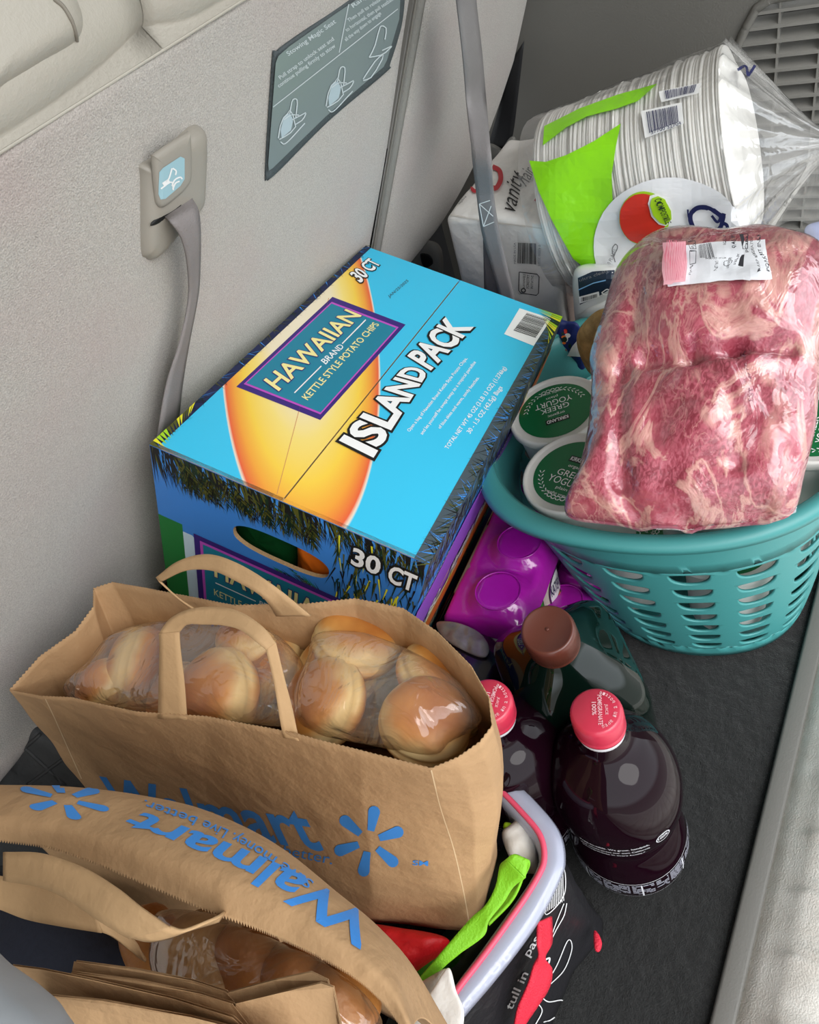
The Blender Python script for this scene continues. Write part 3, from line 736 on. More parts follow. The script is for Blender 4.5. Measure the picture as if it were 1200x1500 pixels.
for k in range(260):
    y = r.uniform(.68*Wb, Wb*.99); z0 = r.uniform(.002, .42*Hb); l = r.uniform(.012, .03); a = r.uniform(.9, 2.0)
    pts = [(y, z0), (min(y+.0016, Wb-.0003), z0), (min(max(y+cos(a)*l*.6, .6*Wb), Wb-.0003), z0+sin(a)*l)]
    if all(notin(*p) for p in pts): en.poly2d(pts, [(0, 1, 2)], r.choice([OLIVE, YEL, DKG, BLACK, DKG, OLIVE]), 2+r.random())
for k in range(9): frond(.66*Wb, .30*Hb, .045, 3.6-k*.33, 12, [DKG, BLACK, OLIVE, GREEN], .5, .016)
s0, s1, t0, t1 = .147*Wb, .80*Wb, .285*Hb, .63*Hb
en.rect(s0, t0, s1, t1, PURPLE, 4); en.rect(s0+.006, t0+.006, s1-.006, t1-.006, PINK, 5); en.rect(s0+.009, t0+.009, s1-.009, t1-.009, TEAL, 6)
en.text('HAWAIIAN', [(s0+.02, t0+.018), (s1-.02, t0+.018), (s1-.02, t0+.047), (s0+.02, t0+.047)], CREAM, 8, .018, outline=PURPLE, ob=.03)
en.rect(s0+.02, t0+.056, s0+.062, t0+.0575, WHITE, 7); en.rect(s1-.062, t0+.056, s1-.02, t0+.0575, WHITE, 7)
en.text('BRAND', [(s0+.066, t0+.053), (s1-.066, t0+.053), (s1-.066, t0+.061), (s0+.066, t0+.061)], WHITE, 7, .01)
en.text('KETTLE STYLE POTATO CHIPS', [(s0+.018, t0+.067), (s1-.018, t0+.067), (s1-.018, t0+.077), (s0+.018, t0+.077)], CREAM, 7)
en.text('30', [(.755*Wb, .05*Hb), (.85*Wb, .05*Hb), (.85*Wb, .115*Hb), (.755*Wb, .115*Hb)], WHITE, 8, .03, outline=BLACK, ob=.09)
en.text('CT', [(.885*Wb, .055*Hb), (.975*Wb, .055*Hb), (.975*Wb, .12*Hb), (.885*Wb, .12*Hb)], WHITE, 8, .03, outline=BLACK, ob=.09)
en.done('end_print', cart)
# right side print: local x along, z down, on the y=Wb face
sd = Print(lambda x, z, off: mb@Vector((x, Wb+off, z)), .00015)
Z = lambda f: f*Hb
sd.rect(0, 0, Lb, Z(.16), STEEL, 1, 8, 1); sd.rect(0, Z(.16), .2, Z(.62), bluem, 1, 4, 1)
for k in range(420):
    x = r.uniform(0, Lb-.02); z0 = r.uniform(0, Z(.16)); sd.poly2d([(x, z0), (x+.0025, z0), (x+r.uniform(-.006, .014), z0+r.uniform(.008, .026))], [(0, 1, 2)], r.choice([BLACK, BLACK, NAVY, bluem, OLIVE, YEL if x > .27 else BLACK]), 2+r.random()*.5)
def ribb(z0, z1, m, layer, a=0, b=Lb, w=.004, ph=0):
    n = 40; V = []
    for i in range(n):
        x = a+(b-a)*i/(n-1); d = .004*sin(x*38+ph); V += [(x, Z(z0)+d), (x, Z(z1)+d*.6)]
    sd.poly2d(V, [(2*i, 2*i+2, 2*i+3, 2*i+1) for i in range(n-1)], m, layer)
ribb(.20, .42, VIOLET, 8.5, .0, .33); ribb(.38, .62, PURPLE, 3, 0.0, Lb); ribb(.46, .50, VIOLET, 5, .0, .3, ph=1); ribb(.52, .60, CREAM, 5, .03, .34, ph=2); ribb(.54, .64, ORANGE, 8.5, 0, Lb-.02, ph=2.6); ribb(.63, .78, PURPLE, 3, 0, Lb); ribb(.70, .78, TEAL, 4, .05, Lb, ph=2)
ribb(.12, .2, ORANGE, 6, .27, Lb-.005, ph=2.4); ribb(.22, .26, GREEN, 6, .3, Lb-.003, ph=1)
sd.poly2d([(.0, Z(.58)), (.0, Z(.74)), (.16, Z(.33)), (.15, Z(.29))], [(0, 1, 2, 3)], TAN, 4)
for j in range(3):
    n = 90
    sd.strip([(.012+x*.0031, Z(.20+j*.035)+.0012*(-1)**x) for x in range(n)], .0011, WHITE, 7)
for x0, t in ((.02, 'Luau BBQ'), (.12, 'Hawaiian'), (.2, 'Maui Onion'), (.29, 'Sea Salt')):
    sd.text(t, [(x0, Z(.43)), (x0+.07, Z(.43)), (x0+.07, Z(.5)), (x0, Z(.5))], WHITE, 8, .02, .3, outline=NAVY, ob=.05)
    for k in range(7):
        sd.disc((x0+.015+k*.008, Z(.555)+r.uniform(-.005, .005)), .006, .0045, r.choice([CREAM, ORANGE, WHITE, RED, YEL]), 7+k*.2, n=10)
sd.text('KETTLE STYLE', [(.03, Z(.66)), (.12, Z(.66)), (.12, Z(.71)), (.03, Z(.71))], CREAM, 8); sd.text('POTATO CHIPS', [(.2, Z(.66)), (.3, Z(.66)), (.3, Z(.71)), (.2, Z(.71))], CREAM, 8)
sd.rect(0, Z(.955), Lb, Hb, TAN, 3); ribb(.80, .95, PURPLE, 2, 0, Lb); ribb(.84, .9, ORANGE, 4, .0, .2)
sd.done('side_print', cart)
# crisp bags seen through the hand hole
def chipbag(nm, lab, lo, hi, mt, tilt):
    c = (Vector(lo)+Vector(hi))/2; ou = [Vector((lo[0], lo[1], lo[2])), Vector((lo[0], hi[1], lo[2]+tilt)), Vector((lo[0]+.01, hi[1], hi[2])), Vector((lo[0]+.01, lo[1], hi[2]-tilt))]
    pts = []
    for k in range(4):
        for t in (0.08, .36, .64, .92): pts.append(mb@(ou[k].lerp(ou[(k+1) % 4], t)))
    V, Fs = pillow(pts, eL*-1, .018, .018, 2.2, 10, 60, .003, 60); o = mesh(nm, V, Fs, mt, None); return tag(o, lab, 'chip bag')
o = chipbag('chip_bag', 'orange crisp packet showing through the hand hole of the blue carton', (.028, .50*Wb, .17*Hb), (.028, .76*Wb, .50*Hb), M('orange_foil', '#f07a22', .35), .012)
o = chipbag('chip_bag', 'dark green crisp packet showing at the left end of the carton hand hole', (.034, .22*Wb, .10*Hb), (.034, .49*Wb, .5*Hb), M('green_foil', '#17582b', .35), .0)

# ------------------------------------------------------------------ paper bags
def loopN(pts, closed=True, per=None):
    return pts
def bag_shell(rim, base, N=400, rows=26, seed=0, crump=.004, mid=None, zig=.0006):
    """rim, base: matching closed lists of 3D corner points; mid: optional matching list"""
    k = len(rim); V = []
    segs = [(Vector(rim[(i+1) % k])-Vector(rim[i])).length for i in range(k)]; tot = sum(segs)
    idx = []
    for i in range(k):
        n = max(2, round(N*segs[i]/tot)); idx += [(i, j/n) for j in range(n)]
    def at(L, i, f): 
        p = [Vector(L[(i+d) % k]) for d in (-1, 0, 1, 2)]; return p[1].lerp(p[2], f)
    for rr in range(rows):
        t = rr/(rows-1)
        for q, (i, f) in enumerate(idx):
            a = at(rim, i, f); c = at(base, i, f)
            if mid is None: p = a.lerp(c, t)
            else:
                b = at(mid, i, f); p = a.lerp(b, t*2) if t < .5 else b.lerp(c, t*2-1)
                p = p.lerp((1-t)**2*a+2*t*(1-t)*(2*b-(a+c)/2)+t*t*c, .5)
            nz = Vector((noise.noise(p*9+Vector((seed, 0, 0))), noise.noise(p*9+Vector((0, seed+4, 0))), noise.noise(p*14+Vector((0, 0, seed)))*.5))
            nz += Vector((noise.noise(p*32+Vector((seed, 9, 0))), noise.noise(p*30+Vector((3, seed, 0))), 0))*.25
            p = p+nz*crump*1.35*min(1, .3+t*2)
            if rr == 0: p = p+Vector((0, 0, zig*(1 if q % 2 else -1)))
            V.append(p)
    n = len(idx); return V, grid_faces(rows, n, True), n
def dx(p, x, y=0, z=0): return Vector(p)+Vector((x, y, z))
R = .365
rim = [P(15, 1012, .362), P(60, 1021, .365), P(105, 1022, .366), P(200, 1042, .366), P(300, 1050, .366), P(437, 1077, .366), P(530, 1100, .364), P(632, 1125, .36),
       P(672, 1108, .362), P(705, 1085, .365), P(723, 1062, .366), P(718, 1020, .366), P(692, 975, .368), P(640, 925, .37), P(590, 892, .37), P(520, 877, .37), P(450, 884, .37), P(345, 886, .368), P(250, 868, .368), P(165, 853, .368), P(138, 862, .368), P(138, 890, .367), P(112, 925, .366), P(60, 962, .364)]
base = [P(128, 1150, .23), P(135, 1152, .23), P(142, 1155, .23), P(210, 1180, .21), P(300, 1215, .19), P(430, 1290, .17), P(540, 1345, .16), P(690, 1366, .155),
        P(700, 1350, .16), P(712, 1325, .165), P(722, 1290, .17), P(728, 1260, .175)]
base = [Vector(b) for b in base]
far = [(.165, .215), (.17, .24), (.17, .27), (.165, .30), (.15, .33), (.13, .37), (.11, .41), (.09, .44), (.07, .46), (.06, .48), (.05, .50), (.04, .51)]
for i, (x, y) in enumerate(far): base.append(Vector((x, y, .175+.05*i/11)))
mid = [a.lerp(b, .5) for a, b in zip(rim, base)]
mid[8] = P(700, 1235, .255); mid[9] = P(730, 1200, .262); mid[10] = P(739, 1160, .268); mid[11] = P(741, 1120, .27); mid[7] = P(664, 1235, .258)
V, Fs, n1 = bag_shell(rim, base, 560, 28, 2, .0045, mid)
bag1 = thing('paper_bag', 'upright brown paper grocery bag full of bread rolls, blue logo on its near side', 'paper bag', loc=(.1, .3, .16))
mesh('bag_body', V, Fs, kraft, bag1, thick=.0006); B1 = (V, Fs)
Fb = [tuple(range(n1))]; vb = V[-n1:]; cb = sum(vb, Vector())/n1
mesh('bag_bottom', vb+[cb], [(i, (i+1) % n1, n1) for i in range(n1)], kraft, bag1)
# gusset creases, their highlights painted on as paler strips
bv1 = bvh_of(B1)
crm = M('crease_highlight_paint', '#d9bd96', .8)
def crease_highlight(bv, pts, par, w=1.5, m=None):
    p = Print(px_on(bv), .0005); p.strip(pts, w, m or crm, 1, n=60); p.done('crease_highlight', par)
crease_highlight(bv1, [(632, 1127), (645, 1180), (664, 1240), (678, 1300), (688, 1355)], bag1)
crease_highlight(bv1, [(67, 1023), (80, 1050), (100, 1095), (120, 1140)], bag1)
pr = Print(px_on(bv1), .0007)
def spark(p, c, R1, sx, sy, shear=0.0, r0=.30, m=BLUE, rot=0, wd=.30):
    for k in range(6):
        a = pi/2+k*pi/3+rot
        V = []
        def pt(rad, off):
            x = cos(a)*rad-sin(a)*off; y = sin(a)*rad+cos(a)*off; return (c[0]+(x*sx[0]+y*sy[0])*R1, c[1]+(x*sx[1]+y*sy[1])*R1)
        w0, w1 = wd*.62, wd
        out = [pt(r0, -w0*.5), pt(r0, w0*.5)]+[pt(1-w1*.5+cos(b)*w1*.55, sin(b)*w1*.55) for b in [pi/2-pi*j/6 for j in range(7)]]
        p.fill(out, m, 1, 6)
pr.text('Walmart', [(148, 1138), (440, 1180), (474, 1245), (165, 1195)], BLUE, 1, .022, nx=40, ny=8)
pr.done('wordmark_print', bag1); pr = Print(px_on(bv1), .0007)
pr.tline('SM', (605, 1266), (627, 1267), 7, BLUE, 1, .02); pr.done('service_mark', bag1); pr = Print(px_on(bv1), .0007)
spark(pr, (541, 1231), 52, (1, .21), (.17, -.98)); pr.done('spark_print', bag1); pr = Print(px_on(bv1), .0007)
pr.tline('Save money. Live better.', (215, 1216), (486, 1270), 20, BLUE, 1, .0, nx=40, ny=3)
pr.done('slogan_print', bag1)
# handles
def pairs(lst): return [(P(a[0], a[1], z), P(b[0], b[1], z2)) for a, b, z, z2 in lst]
hd = [((232, 1052), (274, 1054), .362, .362), ((233, 1000), (270, 1000), .385, .385), ((234, 950), (264, 948), .405, .405), ((233, 928), (263, 922), .414, .414)]
hd2 = [((233, 928), (264, 925), .414, .414), ((250, 906), (275, 915), .420, .419), ((280, 892), (298, 915), .424, .421), ((318, 889), (325, 916), .426, .423), ((352, 896), (352, 923), .426, .423), ((385, 918), (375, 940), .422, .42), ((404, 942), (390, 952), .415, .415)]
hd3 = [((404, 940), (389, 950), .415, .415), ((416, 990), (401, 1000), .395, .395), ((430, 1045), (411, 1060), .372, .372), ((438, 1085), (416, 1080), .36, .36)]
h = ribbon('handle', pairs(hd+[((237, 915), (264, 918), .417, .417)][:0]), kraft_in, bag1, 30, .0012)
ribbon('handle_arch', pairs(hd2), kraft_in, h, 50, .0012); ribbon('handle_leg', pairs(hd3), kraft_in, h, 30, .0012)
hd = [((229, 846), (236, 852), .40, .40), ((262, 822), (272, 836), .412, .41), ((305, 812), (310, 836), .418, .414), ((350, 826), (345, 851), .418, .414), ((400, 857), (385, 875), .41, .406), ((455, 902), (405, 902), .385, .385)]
h = ribbon('handle', pairs(hd), kraft_in, bag1, 60, .0012)
ribbon('handle_leg', pairs([((229, 845), (234, 852), .40, .40), ((262, 878), (266, 880), .38, .38), ((300, 905), (304, 902), .36, .36)]), kraft_in, h, 20, .0012)
# inner pasted patch
p = Print(px_on(bv1), .0008)

# rolls -----------------------------------------------------------------
def bun_mat(name, c0, c1, c2):
    m = bpy.data.materials.new(name); m.use_nodes = True; t = m.node_tree; b = t.nodes['Principled BSDF']; b.inputs['Roughness'].default_value = .38
    b.inputs['Subsurface Weight'].default_value = .0
    tc = t.nodes.new('ShaderNodeTexCoord'); sp = t.nodes.new('ShaderNodeSeparateXYZ'); t.links.new(tc.outputs['Object'], sp.inputs[0])
    n = t.nodes.new('ShaderNodeTexNoise'); n.inputs['Scale'].default_value = 40; t.links.new(tc.outputs['Object'], n.inputs[0])
    ad = t.nodes.new('ShaderNodeMath'); ad.operation = 'MULTIPLY_ADD'; ad.inputs[1].default_value = .016; t.links.new(n.outputs[0], ad.inputs[0]); t.links.new(sp.outputs[2], ad.inputs[2])
    mr = t.nodes.new('ShaderNodeMapRange'); mr.inputs[1].default_value = .008; mr.inputs[2].default_value = .07; t.links.new(ad.outputs[0], mr.inputs[0])
    r = t.nodes.new('ShaderNodeValToRGB'); e = r.color_ramp.elements; e[0].position = 0; e[0].color = hexc(c2); e[1].position = 1; e[1].color = hexc(c2)
    for p_, c in ((.22, c1), (.36, c0), (.52, c0), (.66, c1), (.86, c2)): q = e.new(p_); q.color = hexc(c)
    t.links.new(mr.outputs[0], r.inputs[0]); t.links.new(r.outputs[0], b.inputs['Base Color'])
    bn = t.nodes.new('ShaderNodeBump'); bn.inputs['Strength'].default_value = .25; bn.inputs['Distance'].default_value = .004; t.links.new(n.outputs[0], bn.inputs['Height']); t.links.new(bn.outputs[0], b.inputs['Normal'])
    return m
bunm = bun_mat('roll_crust', '#ecd49c', '#d4964c', '#a65a22')
def bun_mesh():
    prof = []
    n = 30
    for i in range(n+1):
        a = -pi/2+pi*i/n; r = cos(a); z = sin(a)
        rr = .040*abs(r)**.62; zz = .027*z if z > 0 else .021*z
        rr -= .0035*math.exp(-((zz-.002)/.0016)**2)
        prof.append((max(rr, .0003), zz+.0245))
    V, Fs = lathe(prof, 48, True)
    V = [Vector(v)*(1+.035*noise.noise(Vector(v)*30)) for v in V]
    return V, Fs
bun_src = [None]
def bun(px, z, s, axis, lab, grp='bread rolls in the paper bag', cat='bread roll'):
    c = P(px[0], px[1], z); ax = Vector(axis).normalized(); M4 = Matrix.Translation(c)@ax.to_track_quat('Z', 'Y').to_matrix().to_4x4()@Matrix.Diagonal((s, s, s*1.05, 1))
    if bun_src[0] is None:
        V, Fs = bun_mesh(); o = mesh('bread_roll', V, Fs, bunm, None); o.matrix_world = M4; bun_src[0] = o
    else: o = bun_src[0].copy(); COL.objects.link(o); o.matrix_world = M4
    ORG[o.name] = M4; o['label'] = lab; o['category'] = cat; o['group'] = grp; return o
bun((238, 980), .316, .80, (-.35, .8, .35), 'large golden bread roll behind the left leg of the bag handle')
bun((172, 1012), .318, .56, (-.3, .3, .9), 'small-looking bread roll at the left front rim of the paper bag')
bun((350, 1018), .318, .84, (-.45, .1, .75), 'glossy brown bread roll between the two legs of the front bag handle')
bun((385, 962), .312, .72, (.3, .3, .8), 'pale bread roll at the back, below the arch of the bag handle')
bun((512, 972), .318, .78, (.5, -.25, .75), 'pale round bread roll by the back rim in the middle of the bag')
bun((490, 1005), .305, .72, (.3, -.3, .85), 'bread roll tucked low in the middle of the bag between larger ones')
bun((612, 1016), .314, .70, (.55, -.55, .5), 'browned bread roll under shiny creased film near the right rim')
bun((425, 992), .298, .74, (-.1, .35, .9), 'bread roll between the arch of the handle and the middle rolls')
bun((655, 1050), .295, .55, (.3, -.5, .8), 'darker bread roll wedged against the right gusset of the paper bag')
bun((290, 1030), .300, .7, (-.3, .5, .8), 'bread roll low between the left handle leg and its neighbour')
bun((506, 1036), .318, .78, (-.35, .3, .85), 'bread roll just behind the front rim, right of the handle leg')
bun((618, 1078), .318, .74, (.2, -.3, .9), 'bread roll deepest in the right corner of the paper bag')
filmb = film_mat('bread_film', '#fff6ea', .05, 26, .8, .25)
def film_top(name, lab, pts, z, ht, seed, mat=filmb, cat='plastic bag'):
    V, Fs = pillow([P(u, v, zz) for u, v, zz in pts], (0, 0, 1), ht, .012, 3.5, 26, 120, .004, 26, seed)
    k = len(V); top = [f for f in Fs]
    o = mesh(name, V, Fs, mat, None); return tag(o, lab, cat)
film_top('bread_bag', 'clear plastic bread bag over the rolls at the left of the paper bag', [(98, 1022, .345), (130, 985, .345), (165, 945, .345), (225, 925, .345), (300, 920, .345), (390, 925, .345), (440, 965, .345), (445, 1010, .345), (430, 1060, .345), (330, 1055, .35), (230, 1048, .35), (160, 1035, .348)], 0, .028, 3)
film_top('bread_bag', 'clear creased plastic bread bag over the rolls at the right of the paper bag', [(452, 985, .342), (470, 940, .342), (540, 938, .342), (610, 965, .342), (670, 1000, .342), (702, 1040, .342), (700, 1062, .345), (660, 1085, .345), (630, 1105, .345), (540, 1090, .345), (450, 1068, .345), (435, 1030, .345)], 0, .03, 8)
#@@BAG2
# second bag, mouth toward the camera -------------------------------------
z1 = .43
rimf = [(-80, 1215), (0, 1230), (70, 1240), (140, 1264), (220, 1298), (300, 1332), (380, 1362), (430, 1383), (480, 1408), (530, 1440), (575, 1485), (620, 1560)]
fold = [(-80, 1150), (0, 1150), (60, 1152), (120, 1157), (200, 1166), (270, 1180), (340, 1208), (400, 1243), (470, 1300), (530, 1350), (580, 1410), (608, 1500)]
mm = [((a[0]*.5+b[0]*.5), (a[1]*.5+b[1]*.5)) for a, b in zip(rimf, fold)]
zr = [.44, .44, .44, .44, .44, .44, .438, .436, .434, .43, .425, .42]
r0 = [P(u, v, z) for (u, v), z in zip(rimf, zr)]; r1 = [P(u, v-0, z-.002+.004) for (u, v), z in zip(mm, zr)]
r2 = [P(u, v, z-.018) for (u, v), z in zip(fold, zr)]; r3 = [p+Vector((.004, .008, -.05)) for p in r2]; r4 = [p+Vector((-.01, .0, -.14)) for p in r2]; r5 = [p+Vector((-.03, -.02, -.25)) for p in r2]
V, Fs = patch([r0, r1, r2, r3, r4, r5], 60, 420, .0035, 16, 5)
for j in range(420): V[j] = V[j]+Vector((-.0006, -.0006, 0))*(1 if j % 2 else -1)
bag2 = thing('paper_bag', 'brown paper grocery bag lying open at lower left, its blue logo upside down', 'paper bag', loc=(0, .3, .2))
mesh('bag_body', V, Fs, kraft, bag2, thick=.0006); B2 = (V, Fs); bv2 = bvh_of(B2)
# near side of the same bag, low and in shade
nr = [[P(-90, 1350, .31), P(0, 1355, .31), (P(100, 1368, .31)), P(175, 1390, .31), P(240, 1445, .30), P(300, 1520, .29), P(360, 1600, .28)]]
nr.append([p+Vector((-.02, -.02, -.08)) for p in nr[0]]); nr.append([p+Vector((-.01, -.0, -.2)) for p in nr[0]])
V, Fs = patch(nr, 14, 60, .002, 20, 2); mesh('near_side', V, Fs, kraft, bag2, thick=.0006)
pr = Print(px_on(bv2), .0007)
# upside-down logo, set on a curved baseline
def curved_text(p, body, base_pts, top_pts, m, bold=.0, nx=50, ny=8):
    V, Fs = subdiv2d(*text2d(body, bold), nx, ny)
    out = []
    for x, y in V:
        a = cr(base_pts, x); b = cr(top_pts, x); q = a*(1-y)+b*y; out.append((q[0], q[1]))
    p.poly2d(out, Fs, m, 1)
curved_text(pr, 'Walmart', [(548, 1352), (466, 1298), (385, 1258), (300, 1224), (212, 1192)], [(528, 1392), (432, 1330), (355, 1288), (268, 1250), (172, 1210)], BLUE, .022)
curved_text(pr, 'Save money. Live better.', [(462, 1290), (380, 1236), (310, 1202), (214, 1170)], [(450, 1304), (368, 1252), (300, 1218), (207, 1184)], BLUE, .005)
pr.done('wordmark_print', bag2); pr = Print(px_on(bv2), .0007)
spark(pr, (95, 1172), 66, (-1, -.17), (-.1, .42), rot=0.35, wd=.30)
pr.done('spark_print', bag2)
# its handles
hp_ = [((6, 1248), (6, 1290), .455, .45), ((60, 1250), (60, 1300), .46, .455), ((120, 1270), (100, 1318), .465, .46), ((170, 1300), (140, 1345), .468, .462), ((205, 1328), (165, 1360), .468, .462), ((250, 1360), (190, 1374), .465, .46)]
h = ribbon('handle', pairs(hp_), kraft_in, bag2, 50, .0012)
ribbon('handle_fold', pairs([((249, 1358), (190, 1372), .465, .46), ((270, 1363), (215, 1378), .462, .458), ((300, 1352), (240, 1375), .458, .455), ((322, 1342), (278, 1362), .45, .45), ((330, 1335), (320, 1350), .44, .44)]), kraft_in, h, 30, .0012)
hp_ = [((-40, 1276), (-40, 1320), .44, .435), ((0, 1283), (0, 1332), .44, .435), ((50, 1292), (40, 1347), .44, .435), ((105, 1310), (90, 1357), .44, .435), ((140, 1332), (150, 1366), .44, .434)]
h = ribbon('handle', pairs(hp_), kraft_in, bag2, 40, .0012)
ribbon('handle_leg', pairs([((136, 1334), (150, 1366), .44, .434), ((170, 1360), (168, 1374), .43, .43), ((198, 1378), (190, 1392), .42, .42), ((214, 1408), (205, 1402), .405, .405)]), kraft_in, h, 20, .0012)
# long rolls inside, in shade
def long_roll(px0, px1, z, rad, lab, m):
    a, b = P(px0[0], px0[1], z), P(px1[0], px1[1], z-.02)
    path = [a.lerp(b, k/16) for k in range(17)]; rr = [rad*(max(.02, 1-abs(2*k/16-1)**4))**.5 for k in range(17)]
    V, Fs = tube(path, rr, 18); o = mesh('long_roll', V, Fs, m, None); o['label'] = lab; o['category'] = 'bread roll'; o['group'] = 'long rolls in the open paper bag'
lrm = M('long_roll_crust', '#c48a48', .4, bump=(60, .3), var=(25, .3), two='#9a5a26')
lrp = M('pale_roll_crust', '#c9a878', .4, bump=(60, .3), var=(25, .3), two='#a98048')
long_roll((262, 1345), (330, 1480), .375, .020, 'pale long roll standing in the open paper bag beside its handle end', lrp)
long_roll((340, 1350), (395, 1480), .372, .017, 'second long roll from the handle end in the open paper bag', lrm)
long_roll((405, 1385), (460, 1500), .368, .016, 'third long roll in the open paper bag, in deep shade', lrm)
long_roll((470, 1410), (530, 1520), .365, .017, 'long roll nearest the right corner of the open paper bag', lrm)
long_roll((200, 1330), (262, 1470), .35, .016, 'long roll in shade under the twisted handle strip', lrm)
film_top('bread_bag', 'clear plastic bag around the long rolls in the open paper bag', [(235, 1370, .37), (250, 1340, .37), (330, 1345, .37), (420, 1385, .37), (500, 1425, .37), (560, 1500, .37), (500, 1560, .37), (350, 1540, .37), (260, 1480, .37), (230, 1420, .37)], 0, .03, 12)
# added dark fill that paints the shade in the bag's bottom
navy = M('shade_fill_dark', '#0e1526', .8, bump=(200, .4))
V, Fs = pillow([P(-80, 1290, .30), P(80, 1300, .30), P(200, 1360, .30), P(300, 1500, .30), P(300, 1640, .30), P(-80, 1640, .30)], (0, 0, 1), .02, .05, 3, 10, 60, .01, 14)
tag(mesh('shade_fill', V, Fs, navy), 'dark fill standing in for the deep shade at lower left, behind the folded paper bags', 'bag')
# folded spare paper bags
fb = []
specs = [([(108, 1408), (200, 1420), (280, 1436), (330, 1452), (490, 1640), (60, 1660)], .438, 'topmost'), ([(104, 1424), (200, 1436), (290, 1455), (340, 1470), (480, 1650), (60, 1660)], .443, 'x'),
         ([(14, 1414), (60, 1420), (130, 1434), (250, 1462), (340, 1490), (520, 1660), (40, 1660)], .448, 'x'), ([(50, 1456), (150, 1466), (280, 1490), (400, 1520), (500, 1660), (60, 1660)], .454, 'x'),
         ([(330, 1455), (400, 1436), (455, 1424), (480, 1436), (500, 1520), (520, 1660), (300, 1660)], .436, 'x'), ([(345, 1470), (420, 1452), (470, 1440), (488, 1446), (505, 1530), (520, 1670), (320, 1660)], .442, 'x')]
labs = ['flat folded paper bag at the back of the folded stack, lower left', 'folded paper bag second from the back of the folded stack', 'folded paper bag with a clipped left corner in the middle of the stack', 'folded paper bag nearest the camera at the bottom edge', 'folded paper bag end at the right of the stack, behind its twin', 'folded paper bag end with an open fold at the right of the stack']
for (pts, z, _), lb in zip(specs, labs):
    top_ = [P(u, v, z-.06*(max(0, v-1500)/160)) for u, v in pts]; V = []; Fs = []
    o = thing('folded_paper_bag', lb, 'paper bag', loc=tuple(sum(top_, Vector())/len(top_)))
    for k in range(2):
        v_, f_ = prism([p-Vector((0, 0, .0022*k))+Vector((.0006*k, .0010*k, 0)) for p in top_], (0, 0, -.0007))
        mesh('paper_leaf', v_, f_, kraft, o, smooth=False, bevel=.0002)
    o['group'] = 'folded spare paper bags'
#@@REST
# ------------------------------------------------------------------ stack of paper plates in a clear sleeve
pa, pb_ = PX(818, 268, .90), PX(1090, 245, .86)
pa = PX(826, 302, .815); pb_ = PX(1086, 222, .845)
axp = (pb_-pa).normalized(); Lp = (pb_-pa).length
qx = axp.cross(Vector((0, 0, 1))).normalized(); qz = qx.cross(axp).normalized()
Mp = Matrix((qx, qz, axp)).transposed().to_4x4(); Mp.translation = pa     # local z along the stack
pk = thing('paper_plate_pack', 'clear bag of white paper plates with lime green print, tied at its right end', 'paper plates', mat=Mp)
platem = M('moulded_paper', '#f2f0ea', .8, bump=(300, .2)); Rp = .103
prof = [(.0003, .004), (.065, .004), (.074, .0075), (.092, .0005), (.101, -.0025), (Rp, -.0036), (Rp+.0006, -.0026), (Rp, -.0014), (.092, .0016), (.074, .0088), (.065, .0052), (.0003, .0052)]
V, Fs = lathe(prof, 56, False); n_pl = 78
p0 = None; r = random.Random(5)
for k in range(n_pl):
    zz = .004+k*(Lp-.006)/(n_pl-1)
    if p0 is None: p0 = mesh('paper_plate', V, Fs, platem, pk, local=True); o = p0
    else: o = p0.copy(); COL.objects.link(o); o.parent = pk
    o.location = Vector((r.gauss(0, .0009), r.gauss(0, .0009), zz)); s_ = 1-r.random()*.012; o.scale = (s_, s_, 1); o.rotation_euler = (r.gauss(0, .006), r.gauss(0, .006), r.random()*6)
# sleeve
def sleeve_pt(a, t, extra=0.0):
    rad = Rp+.003+extra
    if t < 0: rad *= max(0.0, 1+t*1.0)**.5
    zz = t*Lp
    if t > 1:
        q = min((t-1)/.42, 1); rad = rad*(1-q)**1.3*(1-.12*abs(sin(a*9)))+.010; zz = Lp+q*.085+(0)
        if t > 1.42: q2 = (t-1.42)/.25; rad = .010+.035*q2*(1+.3*sin(a*5)); zz = Lp+.085+q2*.05
    x, y = rad*cos(a), rad*sin(a); y -= (.02*(min((t-1)/.42, 1)) if t > 1 else 0)
    d = noise.noise(Vector((cos(a)*2, sin(a)*2, t*4)))*.004+noise.noise(Vector((cos(a)*7, sin(a)*7, t*3)))*.0016
    return Mp@Vector((x+cos(a)*d, y+sin(a)*d, zz))
NA, NT = 120, 80; V = []
for i in range(NT):
    t = -.06+1.73*i/(NT-1)
    for k in range(NA): V.append(sleeve_pt(2*pi*k/NA, t))
Fs = grid_faces(NT, NA, True); bvp = bvh_of((V, Fs))
wrapf = film_mat('plate_bag_film', '#ffffff', .07, 14, .6, .05)
mesh('clear_sleeve', V, Fs, wrapf, pk)
V, Fs = patch([[PX(772, 232, .93), PX(780, 210, .94), PX(800, 190, .95), PX(830, 178, .95)], [PX(790, 238, .92), PX(800, 225, .93), PX(812, 205, .93), PX(840, 190, .93)], [PX(800, 258, .90), PX(812, 240, .91), PX(825, 215, .92), PX(850, 198, .92)]], 12, 20)
mesh('sleeve_corner', V, Fs, wrapf, pk)
limef = M('lime_plastic', '#8fe012', .35, bump=(18, .5), coat=.3); whf = M('white_plastic_print', '#e9eaec', .4, bump=(18, .3), coat=.2)
pr = Print(px_on(bvp), .0012)
pr.fill([(776, 236), (800, 238), (830, 228), (870, 208), (910, 182), (903, 215), (897, 255), (898, 290), (905, 330), (890, 350), (886, 380), (905, 405), (868, 400), (840, 378), (824, 350), (808, 320), (790, 280)], limef, 1, 14)
pr.fill([(796, 214), (798, 186), (850, 160), (905, 140), (964, 124), (935, 149), (905, 160), (860, 172), (830, 188)], limef, 1, 12)
